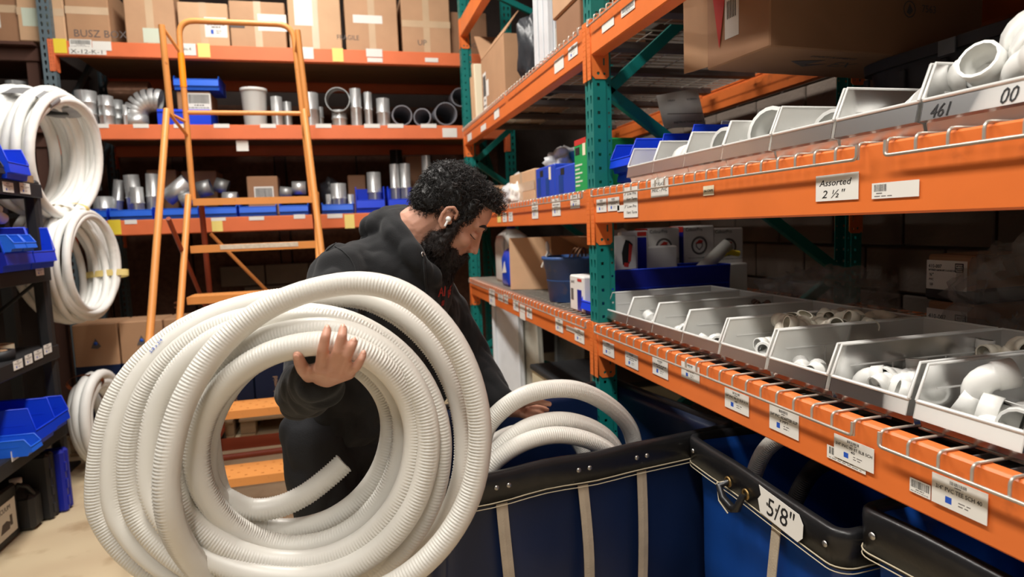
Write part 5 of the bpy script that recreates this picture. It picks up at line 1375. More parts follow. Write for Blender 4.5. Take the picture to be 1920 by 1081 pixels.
# things on the floor under the shelving
t = thing('fluid_carton', 'black carton with a grey product picture on the floor at the left edge', 'box', (-1.755, 3.36, 0)); MB().box((0, 0, .13), (.3, .26, .26), bev=.01).build('box_body', 'black_plastic', t)
M = frame((.1515, -.11, .03), (0, 1, 0), (0, 0, 1), (1, 0, 0)); o = MB().box((.11, .09, 0), (.2, .16, .001)).build('picture_label', 'paper', t, M); text('VACUUM', .032, 'ink', o, TR(.03, .13, .001)); m = MB(); m.prism([(.06, .04), (.14, .04), (.15, .07), (.12, .085), (.08, .08)], 0, .0015); m.prism([(.15, .05), (.17, .05), (.17, .1), (.15, .1)], 0, .0015); m.build('printed_picture', 'ink_soft', o)
t = thing('oil_jug', 'black oil jug with a white cap between the carton and the black case', 'jug', (-1.63, 3.545, 0))
m = MB(); pr = [(0, 0), (.115, 0), (.12, .16), (.07, .22), (.03, .235)]
MB().box((0, 0, .09), (.17, .11, .18), bev=.02).build('jug_body', 'black_plastic', t); m = MB(); m.lathe([(.075, .17), (.05, .2), (.024, .215), (.024, .235)], 18); m.build('jug_shoulder', 'black_plastic', t); MB().lathe([(.026, .232), (.026, .255), (.001, .255)], 16).build('jug_cap', 'paper', t); m = MB(); m.tube([(.0, -.03, .2), (.03, -.045, .24), (.06, -.03, .22), (.07, 0, .17)], .011, 8); m.build('jug_handle', 'black_plastic', t)
def tool_case(loc, m1, label, h=.33):
    t = thing('tool_case', label, 'case', loc, 0, 'tool cases on the floor'); 
    MB().box((0, -.022, h / 2), (.32, .042, h), bev=.014).build('case_shell', m1, t); MB().box((0, .022, h / 2), (.32, .042, h), bev=.014).build('case_shell', m1, t)
    for k in range(3): MB().box((.162, -.022, .06 + k * .09), (.008, .02, .05), bev=.002).build('rib', m1, t)
    m = MB(); m.tube(bend([(-.06, 0, h), (-.06, 0, h + .03), (.06, 0, h + .03), (.06, 0, h)], .015), .009, 8); m.build('handle', m1, t)
tool_case((-1.67, 3.645, 0), 'black_plastic', 'black hard case standing on the floor beside the blue case', .34); tool_case((-1.635, 3.725, 0), 'navy_bin', 'blue hard case standing on the floor under the shelving', .33)
# hanging hose coils on a stand in the left corner
hs = thing('hose_stand', 'dark steel stand carrying hose coils in the left corner', 'stand', (-1.9, 4.3, 0))
MB().box((0, 0, 1.15), (.06, .06, 2.3), bev=.004).build('post', 'black_steel', hs); MB().box((0, 0, .01), (.4, .4, .02), bev=.004).build('base', 'black_steel', hs)
for z in (2.14, 1.56): MB().box((.2, -.04, z), (.42, .03, .03), bev=.004).build('peg', 'black_steel', hs)
MB().box((.0, -.3, 2.12), (.03, .6, .03), bev=.004).build('peg', 'black_steel', hs)
def coil(loc, rz, Rr, tr, n, wid, label, tapes=(), seed=0, tilt=0.0, squash=1.0, m='hose_shelf', grp='hose coils in the left corner', end=None):
    """loose coil of hose, axis along local x"""
    t = thing('hose_coil', label, 'hose coil', loc, 0, grp, rot=(0, tilt, rz))
    rn = random.Random(seed); pts = []; per = 40
    offs = [(rn.uniform(-.5, .5) * wid, Rr * rn.uniform(.8, 1.0), rn.uniform(-.02, .02), rn.uniform(-.015, .015), rn.uniform(-.12, .12)) for k in range(n + 1)]
    for i in range(n * per):
        k = i // per; f = (i % per) / per; f2 = f * f * (3 - 2 * f)
        a, b = offs[k], offs[k + 1]
        c = [a[j] * (1 - f2) + b[j] * f2 for j in range(5)]
        th = 2 * math.pi * f + math.pi / 2
        pts.append(Vector((c[0] + c[4] * Rr * math.cos(th), c[2] + c[1] * math.cos(th) * squash, c[3] + c[1] * math.sin(th))))
    hose('hose', pts, tr, m, t, step=.012, ribs=False, n=12)
    for (ang, mt, w_) in tapes:
        th = R(ang); c = Vector((0, Rr * .9 * math.cos(th) * squash, Rr * .9 * math.sin(th)))
        mm = MB(); e = []
        for k in range(18):
            a = 2 * math.pi * k / 18; rad = Vector((0, math.cos(th), math.sin(th))); e.append(c + Vector((1, 0, 0)) * (math.cos(a) * (wid / 2 + tr * .85)) + rad * (math.sin(a) * (Rr * .08 + tr * 1.0)))
        tn = Vector((0, -math.sin(th), math.cos(th))); vs = [p + tn * (w_ / 2) for p in e] + [p - tn * (w_ / 2) for p in e]
        mm.add(vs, [(k, (k + 1) % 18, 18 + (k + 1) % 18, 18 + k) for k in range(18)], 0, True); mm.build('tape_band', mt, t)
    return t
AX = R(-10)
coil((-1.6, 4.18, 1.89), AX, .35, .024, 15, .27, 'white hose coil bound with grey tape, hung upper left', [(70, 'duct_tape', .11), (120, 'duct_tape', .09)], 3, R(6))
coil((-1.53, 4.24, 1.265), AX, .345, .021, 15, .25, 'white hose coil tied with masking tape, hung below the taped one', [(95, 'masking_tape', .035), (-15, 'masking_tape', .04)], 7, R(-4))
coil((-1.95, 4.0, 1.92), AX, .34, .025, 12, .25, 'white hose coil hanging at the left edge behind the blue bin', [], 11, R(4))
coil((-1.55, 4.35, .30), AX, .28, .03, 7, .16, 'white hose coil standing on the floor beyond the tool cases', [(100, 'copper', .03), (-80, 'copper', .03)], 5, R(-3), squash=.75)

# ================================================================== stock in the far bay of the right rack
def xbox(X, xl, xr, yt, yb, d, label, rest=None, **k):
    A = aX(xl, yb, X); B = aX(xr, yb, X); T = aX((xl + xr) / 2, yt, X)
    zb = rest if rest is not None else (A.z + B.z) / 2
    return carton((X + d / 2, (A.y + B.y) / 2, zb), (abs(A.y - B.y), d, T.z - zb), R(-90), label, **k)
# lower shelf
t = thing('plastic_jug', 'white plastic jug at the far end of the lower shelf, in front of the face', 'jug', (1.12, 4.28, ZL))
pr = rloop(.2, .26, .06); 
m = MB(); lv = []
for (z, s) in ((0, .94), (.02, 1), (.26, 1), (.31, .9), (.345, .5), (.36, .3)): lv.append([(p.x * s, p.y * s, z) for p in pr])
vs = [q for l in lv for q in l]; n = len(pr); fs = [(i * n + k, i * n + (k + 1) % n, (i + 1) * n + (k + 1) % n, (i + 1) * n + k) for i in range(len(lv) - 1) for k in range(n)] + [tuple(range(n))[::-1], tuple(range((len(lv) - 1) * n, len(lv) * n))]
m.add(vs, fs, 0, True); m.build('jug_body', 'jug_white', t); m = MB(); m.tube([(-.02, -.03, .3), (-.06, -.08, .33), (-.09, -.11, .26), (-.085, -.1, .18)], .014, 8); m.build('jug_handle', 'jug_white', t); MB().lathe([(.03, .355), (.03, .385), (.001, .385)], 18).build('jug_cap', 'jug_blue', t)
t = thing('plastic_jug', 'blue jug with a white triangle label in front of the white jug', 'jug', (1.06, 3.93, ZL))
m = MB(); pr = rloop(.17, .22, .05); lv = []
for (z, s) in ((0, .94), (.02, 1), (.17, 1), (.22, .8), (.25, .4), (.262, .25)): lv.append([(p.x * s, p.y * s, z) for p in pr])
n = len(pr); vs = [q for l in lv for q in l]; fs = [(i * n + k, i * n + (k + 1) % n, (i + 1) * n + (k + 1) % n, (i + 1) * n + k) for i in range(len(lv) - 1) for k in range(n)] + [tuple(range(n))[::-1], tuple(range((len(lv) - 1) * n, len(lv) * n))]
m.add(vs, fs, 0, True); m.build('jug_body', 'jug_blue', t); m = MB(); m.prism([(-.06, 0), (.05, .01), (.01, .08)], 0, .001); m.build('triangle_label', 'paper', t, frame((-.086, 0, .08), (0, -1, 0), (0, 0, 1), (-1, 0, 0)))
m = MB(); m.tube([(0, .03, .24), (0, .08, .25), (0, .1, .2)], .011, 8); m.build('jug_handle', 'jug_white', t)
# carton lying open towards the aisle, one flap swung out
t = thing('cardboard_box', 'big carton open to the aisle with a tan flap, behind the blue bucket', 'box', (1.45, 3.16, ZL))
bw_, bd_2, bh_ = .56, .80, .31
m = MB(); m.box((0, 0, .003), (bw_, bd_2, .006)); m.box((bw_ / 2, 0, bh_ / 2), (.006, bd_2, bh_)); m.box((0, bd_2 / 2, bh_ / 2), (bw_, .006, bh_)); m.box((0, -bd_2 / 2, bh_ / 2), (bw_, .006, bh_)); m.build('box_body', 'card2', t)
MB().box((.125, 0, bh_ / 2), (.25, .006, bh_ * .99)).build('flap', 'card3', t, TR(-bw_ / 2, bd_2 / 2, 0) @ RZ(R(154)))
MB().box((0, 0, 0), (.006, bd_2 * .98, .16)).build('flap', 'card4', t, TR(-bw_ / 2 + .05, 0, bh_ + .0) @ RY(R(-62)) @ TR(0, 0, -.08))
for k in range(2):
    blob('red_packet', (1.5 + .05 * k, 3.34 - .3 * k, ZL + .25), (.2, .18, .09), 'ink_red' if k else 'paper', ['white and red packet showing over the open carton, left one', 'red packet showing over the open carton, right one'][k], 'packet', k + 2, .4, 3)
t = thing('bucket', 'blue round bucket with a rope handle full of cable, lower shelf', 'bucket', (1.09, 2.99, ZL))
m = MB(); m.lathe([(.115, 0), (.118, .004), (.135, .16), (.139, .162), (.145, .205), (.152, .207), (.152, .222), (.138, .222), (.13, .16), (.1, .01), (.001, .008)], 32); m.build('bucket_wall', 'blue_tub', t)
m = MB(); m.lathe([(.126, .1), (.131, .104), (.129, .11)], 32); m.build('bucket_band', 'blue_tub', t)
m = MB(); m.tube(smooth_path([(-.05, .135, .2), (-.08, .15, .25), (-.09, .12, .29), (-.1, .07, .25), (-.11, .1, .2), (-.12, .12, .165)], 6), .0065, 8); m.build('rope_handle', 'jug_white', t)
for k in range(3):
    m = MB(); m.tube([(.0 + .05 * math.cos(a) + .02 * k, -.02 + .075 * math.cos(a + .4), .2 + .06 * math.sin(a)) for a in [math.pi * j / 10 for j in range(11)]], .004, 6); m.build('cable_loop', 'card4', t)
t = carton((1.04, 2.60, ZL), (.17, .15, .155), R(-90), 'white box with a red tab and a tool picture, by the near green post', m='white_card', tape=None, patches=[('f', .56, .04, .05, .09, 'navy_bin'), ('f', .58, .85, .05, .012, 'ink_red'), ('f', .1, .3, .03, .05, 'ink_soft')], words=[('f', .1, .78, 'SAWZ', .016, 'ink_soft', 1)])
shelf_bin(bin_meshes(.15, .26, .125, .055, 'blue_bin', 'blue_bin', 'fb'), (.955, 2.455, ZL), R(-90), 'blue bin on the lower shelf right beside the near green post, far side', 'blue bins by the near green post')
carton((1.3, 2.6, ZL), (.2, .2, .27), R(-90), 'upright white box between the bucket and the near green post', m='white_card', tape=None)
# middle shelf
carton((1.15, 4.2, ZM), (.3, .34, .11), R(-90), 'low open carton on the middle shelf right of the hair', m='card1', tape=None, flaps=[('f', .3, .1), ('l', .5, .1)])
blob('plastic_bag', (1.07, 3.86, ZM), (.2, .3, .17), 'film_white', 'white plastic bag of parts on the middle shelf beside the hair', 'bag', 6, .5, 4)
blob('plastic_bag', (1.02, 3.66, ZM), (.12, .16, .13), 'paper', 'white paper bag leaning on the low carton, middle shelf', 'bag', 9, .4, 4)
xbox(1.0, 957, 1003, 322, 378, .3, 'brown carton with pale tape in the middle of the far bay', rest=ZM, m='card3', tape='x')
blob('plastic_bag', (1.17, 3.27, ZM + .155), (.2, .26, .12), 'film_white', 'grey plastic bag lying on the brown carton, middle shelf', 'bag', 12, .5, 4)
t = xbox(.97, 1006, 1041, 311, 372, .18, 'blue printed box, left one of the pair on the middle shelf', rest=ZM, m='blue_box', tape=None, patches=[('f', .25, .7, .05, .03, 'ink'), ('f', .1, .1, .05, .09, 'canvas_blue'), ('f', .55, .1, .05, .08, 'canvas_blue')], stickers=[('f', .72, .55, .03, .06, 'c', 'plain')], group='blue printed boxes')
t = xbox(.97, 1042, 1079, 309, 370, .18, 'blue printed box, right one of the pair on the middle shelf', rest=ZM, m='blue_box', tape=None, patches=[('f', .3, .7, .05, .03, 'ink'), ('f', .2, .1, .06, .08, 'canvas_blue')], group='blue printed boxes')
xbox(1.16, 1022, 1090, 288, 372, .2, 'teal box standing behind the blue printed pair', rest=ZM, m='teal_box', tape=None)
t = xbox(.96, 1078, 1106, 262, 358, .2, 'green printed box standing against the near green post', rest=ZM, m='green_box', tape=None, stickers=[('f', .1, .74, .05, .03, 'ink', 'plain'), ('f', .6, .7, .03, .05, 'c', 'plain')], patches=[('f', .06, .93, .13, .022, 'ink_red')] + [('f', .08, .12 + .08 * k, .05 + .03 * (k % 2), .007, 'paper_green') for k in range(6)])
# top shelf
G3 = 'flattened cartons on the top shelf'
for k, (y, h, m_, lab) in enumerate([(4.62, .34, 'card3', 'flattened carton on edge nearest the far green post, top shelf'), (4.55, .42, 'card3', 'second flattened carton on edge, top shelf'), (4.48, .40, 'cream', 'pale flattened carton, third on edge, top shelf')]):
    o = MB().box((0, 0, h / 2), (.5, .03, h), bev=.004).build('flat_carton', m_); o.location = (1.2, y, ZT); o.rotation_euler = (R(-4), 0, 0); tag(o, lab, 'box', G3)
carton((1.2, 3.95, ZT), (.62, .5, .36), R(-90), 'open carton with a raised pale flap on the top shelf', m='card1', tape=None, flaps=[('l', .8, .3), ('f', 2.2, .16)], stickers=[('f', .06, .06, .09, .24, 'w', 'bars'), ('f', .2, .28, .07, .1, 'w', 'plain')])
blob('plastic_bag', (1.12, 3.46, ZT), (.26, .2, .46), 'dark_film', 'dark grey bag sagging beside the open carton, top shelf', 'bag', 4, .35, 4)
t = thing('channel_panel', 'white metal panel channels standing upright on the top shelf', 'door frame', (1.02, 3.14, ZT));  # white panel frame built from upright channels
for k, y in enumerate((.07, -.02, -.1)): MB().box((0, y, .35), (.03, .06, .7), bev=.004).build('panel_channel', 'panel_white', t)
MB().box((.02, -.02, .35), (.01, .26, .7)).build('panel_web', 'panel_white', t)
t = thing('louvre_grille', 'grey louvred grille lying behind the white panel, top shelf', 'grille', (1.05, 2.86, ZT))
for k in range(6): MB().box((0, 0, .02 + .03 * k), (.02, .22, .006), rot=(0, .5, 0)).build('slat', 'panel_grey', t)
for s in (-1, 1): MB().box((0, s * .115, .095), (.03, .012, .19)).build('grille_frame', 'panel_grey', t)
carton((1.16, 2.72, ZT + .195), (.34, .34, .4), R(-90), 'carton with worn corrugated corner high above the near green post', m='card0', tape=None)
MB_ = MB().box((1.15, 2.72, ZT + .0975), (.3, .3, .19), bev=.004).build('wood_crate', 'card4'); tag(MB_, 'dim crate carrying the worn carton on the top shelf', 'crate')
carton((1.24, 2.1, ZT + .003), (.34, .42, .4), R(-90), 'carton at the top edge of the picture, right of the near green post', m='card2', tape=None)
# under the lower shelf of the far bay: leaning panels
def lean_panel(loc, size, m_, label, rot, name='metal_panel', ribs=0):
    t = thing(name, label, 'panel', loc, 0, 'panels leaning under the right rack', rot=rot); w, th, h = size
    MB().box((0, 0, h / 2), (w, th, h), bev=.003).build('panel_sheet', m_, t)
    for s in (-1, 1): MB().box((s * (w / 2 - .012), -th / 2 - .012, h / 2), (.024, .024, h), bev=.003).build('panel_flange', m_, t)
    return t
lean_panel((1.02, 4.05, 0), (.32, .02, .95), 'panel_white', 'white channel panel leaning beside the far green post', (R(-6), R(-9), R(-70)))
lean_panel((1.12, 3.88, 0), (.3, .02, .9), 'panel_grey', 'grey channel panel leaning next to the white one', (R(-6), R(-11), R(-70)))
lean_panel((1.35, 3.75, 0), (.34, .02, .86), 'metal_grey', 'dark metal sheet leaning behind the channel panels', (R(-5), R(-6), R(-75)))
for k, (z, lab) in enumerate([(.0, 'lowest cream framed panel of the stack under the right rack'), (.2, 'middle cream framed panel of the stack under the right rack'), (.4, 'cream framed panel on top of the stack under the right rack')]):
    t = thing('framed_panel', lab, 'panel', (1.33, 3.2, z), R(-4 + 3 * k), 'stacked framed panels'); MB().box((0, 0, .09), (.62, .62, .15), bev=.006).build('panel_core', 'panel_cream', t); MB().box((0, 0, .18), (.64, .64, .03), bev=.006).build('panel_frame', 'black_steel', t)
t = thing('plastic_sheet', 'frosted plastic sheet standing by the foot of the near green post', 'sheet', (1.0, 2.43, .0)); MB().prism([(q.x, q.y) for q in rloop(.2, .94, .06)], 0, .008, frame((0, 0, .47), (0, -1, 0), (0, 0, 1), (-1, 0, 0))).build('panel_sheet', 'frost_panel', t)
# cartons added on the near bay's top shelf, above view, to shade the bins
for i, (x, y, w_, d_2, h_2, lab) in enumerate([(1.2, 1.58, .5, .5, .42, 'added carton on the top shelf shading the big brown carton'), (1.19, 1.03, .52, .5, .46, 'added carton on the top shelf shading the middle clear bins'), (1.2, .46, .54, .52, .4, 'added carton on the top shelf shading the nearest clear bins'), (1.2, -.06, .42, .5, .44, 'added shading carton at the near end of the top shelf'),
                                            (1.77, 1.75, .66, .52, .4, 'rear shading carton added on the top shelf against the block wall, far one'), (1.77, 1.05, .66, .52, .45, 'rear shading carton added on the top shelf against the block wall, middle one'), (1.77, .35, .66, .52, .42, 'rear shading carton added on the top shelf against the block wall, near one')]):
    carton((x, y, ZT), (w_, d_2, h_2), R(-90), lab, m='card%d' % (i % 3), tape='f', group='cartons added on the near top shelf for shade')

# ================================================================== the big coil the man carries
def cp(x, y): return 150 + x / 1.829, 490 + y / 1.829
def quarter(turns):
    """hose centre line from successive extreme points (left, top, right, bottom) of each turn, with its distance"""
    out = []
    for i in range(len(turns) - 1):
        (k0, x0, y0, d0), (k1, x1, y1, d1) = turns[i], turns[i + 1]
        for j in range(14):
            t = j / 14 * math.pi / 2; s, c = math.sin(t), math.cos(t)
            if k0 == 'L' and x0 < 260: s, c = s ** .86, c ** .86              # the loose outer turns bulge at the upper left
            if k0 in 'LR': x, y = x1 + (x0 - x1) * c, y0 + (y1 - y0) * s      # leaves upright, arrives level
            else: x, y = x0 + (x1 - x0) * s, y1 + (y0 - y1) * c
            f = j / 14; f = f * f * (3 - 2 * f)
            out.append(aD(*cp(x, y), d0 + (d1 - d0) * f))
    return out
TAIL = [(905, 690, 1.16), (850, 740, 1.15), (770, 800, 1.14), (680, 840, 1.13), (590, 850, 1.12), (520, 825, 1.11), (470, 775, 1.11)]
TURNS = [('L', 432, 660, 1.10), ('T', 760, 300, 1.14), ('R', 1066, 560, 1.17), ('B', 700, 918, 1.15),
         ('L', 428, 690, 1.07), ('T', 790, 284, 1.09), ('R', 1108, 575, 1.13), ('B', 740, 978, 1.11),
         ('L', 400, 665, 1.02), ('T', 835, 280, 0.988), ('R', 1150, 605, 1.05), ('B', 730, 1032, 1.06),
         ('L', 318, 700, 1.03), ('T', 820, 230, 1.03), ('R', 1196, 620, 1.04), ('B', 740, 1086, 1.04),
         ('L', 238, 720, 1.05), ('T', 780, 198, 1.06), ('R', 1206, 640, 1.10), ('B', 720, 1128, 1.07),
         ('L', 168, 745, 1.07), ('T', 750, 178, 1.085), ('R', 1238, 640, 1.075), ('B', 700, 1160, 1.09),
         ('L', 112, 765, 1.09), ('T', 900, 116, 1.14), ('R', 1322, 640, 1.13), ('B', 700, 1180, 1.13),
         ('L', 58, 790, 1.11), ('T', 870, 118, 1.185), ('R', 1320, 640, 1.185), ('B', 720, 1186, 1.12),
         ('L', 296, 770, 0.955), ('T', 960, 74, 1.02), ('R', 1372, 610, 1.03), ('B', 760, 1190, 1.0), ('L', 150, 1330, 1.02)]
cpts = [aD(*cp(x, y), d) for x, y, d in TAIL]
body = quarter(TURNS)
path = smooth_path(cpts + body[2::3], 5)
hcoil = thing('hose_coil', 'large coil of ribbed white hose held up in front of the man', 'hose coil', aD(*cp(700, 650), 1.06))
HR = 0.0192
o = hose('hose', [p - hcoil.location for p in path], HR, 'hose_white', hcoil, step=0.0013, n=18, amp=.07, caps=False)
# cut end: foam ring, dark bore
e0 = path[0] - hcoil.location; d0 = (path[0] - path[1]).normalized()
m = MB(); q = Vector((0, 0, 1)).rotation_difference(d0).to_matrix().to_4x4()
m.lathe([(HR, 0), (HR * .55, .001)], 24, TR(*e0) @ q); m.build('cut_end', 'hose_white', hcoil)
m = MB(); m.lathe([(HR * .56, .0008), (HR * .5, -.02), (0.0005, -.02)], 18, TR(*e0) @ q); m.build('bore', 'dark_inside', hcoil)
from mathutils.bvhtree import BVHTree
def bvh_of(me): return BVHTree.FromPolygons([v.co.copy() for v in me.vertices], [tuple(p.vertices) for p in me.polygons])
hb_ = bvh_of(o.data); d_ = ray(284, 662).normalized(); r_ = hb_.ray_cast(CAM - hcoil.location, d_)
if r_[0] is not None:
    n_ = r_[1]; tx = (CR * .6 + CU * .8); tx = (tx - n_ * tx.dot(n_)).normalized()
    text('5/8 x 3/4', .008, 'ink_blue', hcoil, frame(r_[0] + n_ * .0015, tx, n_.cross(tx), n_))

# ================================================================== the man
def ell(m, c, r, M3=None, n=20):
    c = Vector(c); r = (r, r, r) if not hasattr(r, '__len__') else r
    T = TR(*c) @ (M3.to_4x4() if M3 is not None else Matrix.Identity(4)) @ Matrix.Diagonal((*r, 1))
    pr = [(math.sin(math.pi * k / (n // 2)) + (1e-4 if k in (0, n // 2) else 0), -math.cos(math.pi * k / (n // 2))) for k in range(n // 2 + 1)]
    k0 = len(m.v); m.lathe(pr, n, T); 
    m.add([m.v[k0 + i] for i in range(n)], [tuple(range(n))[::-1]]); m.add([m.v[k0 + (n // 2) * n + i] for i in range(n)], [tuple(range(n))])
def caps(m, p, r, n=16):
    """chain of tapered capsules"""
    p = [Vector(q) for q in p]
    for i in range(len(p)): ell(m, p[i], r[i], n=n)
    for i in range(len(p) - 1): m.tube([p[i], p[i + 1]], [r[i], r[i + 1]], n)
def remeshed(m, name, mname, voxel, smooth_it=6, fac=.5, decimate=None):
    o = m.build(name, mname)
    md = o.modifiers.new('r', 'REMESH'); md.mode = 'VOXEL'; md.voxel_size = voxel; md.use_smooth_shade = True
    sm = o.modifiers.new('s', 'SMOOTH'); sm.factor = fac; sm.iterations = smooth_it
    me = mesh_of(o); bpy.data.objects.remove(o)
    me.materials.clear(); me.materials.append(MATS[mname]); me.name = name
    for p in me.polygons: p.use_smooth = True
    return me

PEL = aD(645, 790, 1.80); NECK = aD(778, 468, 1.72)
RSH = aD(640, 520, 1.60); LSH = aD(800, 535, 1.93)
REL = aD(566, 738, 1.36); RWR = aD(603, 710, 1.075)
LEL = aD(884, 668, 2.02); LWR = aD(946, 764, 1.90)
LAT = (LSH - RSH).normalized(); SPI = (NECK - PEL).normalized()
FRO = LAT.cross(SPI).normalized()
if FRO.dot(CR) < 0: FRO = -FRO
SP2 = FRO.cross(LAT).normalized()
if SP2.dot(SPI) < 0: SP2 = -SP2
T3 = Matrix((LAT, FRO, SP2)).transposed()
HIPR = PEL - LAT * .10 + Vector((0, 0, -.05)); HIPL = PEL + LAT * .10 + Vector((0, 0, -.05))
FEETR = Vector((HIPR.x + .0, HIPR.y - .06, 0.09)); FEETL = Vector((HIPL.x - .01, HIPL.y + .04, 0.09))
KNR = HIPR.lerp(FEETR, .5) + Vector((.03, -.02, .02)); KNL = HIPL.lerp(FEETL, .5) + Vector((.02, -.02, .02))
FW = Vector((0.9, -0.42, 0)).normalized()
# head frame: x to the face, y to his left, z up
psi = R(14); pit = R(40)
HX = (CR * (math.cos(pit) * math.cos(psi)) - CU * (math.sin(pit) * math.cos(psi)) + CW * math.sin(psi)).normalized()
HU = (CR * math.sin(pit) + CU * math.cos(pit)); HU = (HU - HX * HU.dot(HX)).normalized(); HY = HU.cross(HX)
H3 = Matrix((HX, HY, HU)).transposed()
EAR = aD(841, 411, 1.63); HC0 = EAR + HY * .078
def hp(x, y, z): return HC0 + HX * x + HY * y + HU * z

b = MB()
# head: broad forms first, smoothed, then nose, lids and ears
hd = MB()
ell(hd, hp(-.006, 0, .042), (.097, .076, .088), H3); ell(hd, hp(.030, 0, -.022), (.067, .062, .098), H3); ell(hd, hp(.044, 0, .055), (.053, .063, .062), H3)
ell(hd, hp(.060, 0, -.046), (.043, .043, .042), H3); ell(hd, hp(.064, 0, -.094), (.036, .034, .026), H3); ell(hd, hp(.03, 0, -.075), (.05, .055, .036), H3)
for s in (-1, 1):
    ell(hd, hp(.058, s * .040, -.014), (.032, .023, .024), H3); caps(hd, [hp(.086, s * .008, .040), hp(.084, s * .03, .044), hp(.070, s * .050, .036)], [.013, .0135, .012])
hdm = remeshed(hd, 'head_form', 'skin', .0035, 14, .5)
b.add([tuple(v.co) for v in hdm.vertices], [tuple(p.vertices) for p in hdm.polygons])
caps(b, [hp(.090, 0, .034), hp(.104, 0, .004), hp(.114, 0, -.016)], [.010, .0105, .0115]); ell(b, hp(.118, 0, -.019), (.0095, .010, .0075), H3); caps(b, [hp(.09, 0, .02), hp(.098, 0, -.024)], [.012, .014])
for s in (-1, 1):
    ell(b, hp(.104, s * .011, -.024), (.011, .008, .0075), H3); ell(b, hp(.083, s * .031, .012), (.0125, .015, .010), H3)
caps(b, [hp(.093, -.02, -.056), hp(.102, 0, -.053), hp(.093, .02, -.056)], [.007, .008, .007]); caps(b, [hp(.091, -.018, -.067), hp(.100, 0, -.066), hp(.091, .018, -.067)], [.007, .0085, .007])
for s in (-1, 1):                       # ears: shell, rim, lobe
    ell(b, hp(-.008, s * .077, -.002), (.016, .006, .025), H3)
    caps(b, [hp(.012, s * .078, .012), hp(.006, s * .084, .028), hp(-.010, s * .088, .032), hp(-.022, s * .089, .02), hp(-.022, s * .086, .0), hp(-.013, s * .082, -.018), hp(-.002, s * .079, -.026), hp(.005, s * .077, -.022)], [.004, .0042, .0045, .0046, .0044, .0045, .0062, .005], 10)
    ell(b, hp(.008, s * .077, -.004), (.006, .005, .007), H3)
# neck and trunk
caps(b, [hp(-.032, 0, -.02), hp(-.045, 0, -.075), NECK + SP2 * -.03], [.056, .058, .064])
ell(b, NECK.lerp(PEL, .32), (.165, .105, .2), T3); ell(b, NECK.lerp(PEL, .75), (.14, .1, .18), T3); ell(b, PEL, (.155, .11, .12), T3)
caps(b, [NECK.lerp(PEL, .12), RSH], [.06, .06]); caps(b, [NECK.lerp(PEL, .12), LSH], [.06, .06])
caps(b, [RSH, RSH.lerp(REL, .5), REL, REL.lerp(RWR, .35), RWR], [.055, .046, .04, .041, .0255]); caps(b, [LSH, LSH.lerp(LEL, .5), LEL, LEL.lerp(LWR, .35), LWR], [.055, .046, .04, .041, .0265])
caps(b, [HIPR, KNR, KNR.lerp(FEETR, .3), FEETR], [.085, .055, .056, .038]); caps(b, [HIPL, KNL, KNL.lerp(FEETL, .3), FEETL], [.085, .055, .056, .038])
for f_ in (FEETR, FEETL): caps(b, [f_ + Vector((0, 0, -.045)) - FW * .04, f_ + Vector((0, 0, -.052)) + FW * .14], [.036, .03])
# right hand: palm under the hose, fingers curled up over its front, thumb at the side
FG = {'index': [(601, 690, .992, .0098), (605.5, 654, .949, .0083), (610.5, 631, .944, .0076), (614, 617.5, .953, .0066)],
      'middle': [(620, 694, .984, .0100), (634, 657, .943, .0085), (641, 631, .939, .0078), (643.5, 616.5, .949, .0068)],
      'ring': [(638, 697, .986, .0096), (652, 664, .945, .0080), (659.5, 649, .941, .0073), (663.5, 640, .945, .0064)],
      'little': [(653, 697, .992, .0088), (669.5, 686, .954, .0071), (677, 673, .949, .0065), (681.5, 663, .953, .0057)],
      'thumb': [(580, 700, 1.05, .0140), (569, 692, 1.012, .0108), (562, 678, .987, .0096), (558.5, 665, .976, .0080)]}
FP = {k: [aD(x, y, d) for x, y, d, r_ in v] for k, v in FG.items()}
for k, v in FG.items(): caps(b, FP[k], [r_ for *_, r_ in v], 14)
for k in ('index', 'middle', 'ring', 'little'): caps(b, [RWR.lerp(FP[k][0], .12), RWR.lerp(FP[k][0], .6), FP[k][0]], [.0175, .0145, .0122], 14)
caps(b, [FP['index'][0], FP['middle'][0], FP['ring'][0], FP['little'][0]], [.0112, .0118, .0112, .0098], 14); caps(b, [RWR, FP['thumb'][0], FP['index'][0]], [.020, .0145, .0115], 14)
# left hand reaching down into the cart, fingers round a hose
fan = [((988, 756, 1.885), (1008, 757, 1.90), (1022, 760, 1.905)), ((990, 763, 1.875), (1012, 764, 1.885), (1026, 768, 1.89)), ((990, 771, 1.868), (1010, 774, 1.875), (1022, 780, 1.88)), ((986, 779, 1.862), (1002, 785, 1.866), (1012, 792, 1.872))]
caps(b, [LWR, aD(970, 767, 1.88)], [.028, .024])
for i, f_ in enumerate(fan): caps(b, [LWR.lerp(aD(*f_[0]), .25), aD(*f_[0]), aD(*f_[1]), aD(*f_[2])], [.016, .0105, .0085, .007], 12)
caps(b, [aD(*f_[0]) for f_ in fan], [.011, .0115, .0115, .010], 12)
caps(b, [LWR.lerp(aD(980, 756, 1.86), .4), aD(980, 755, 1.855), aD(1006, 752, 1.84), aD(1030, 757, 1.835)], [.016, .0125, .0095, .0078], 12)
bm_ = remeshed(b, 'person', 'skin', .0026, 4, .4)
man = place('person', bm_)
tag(man, 'bearded man in a black hoodie bending over the navy cart, coil of hose in hand', 'person')
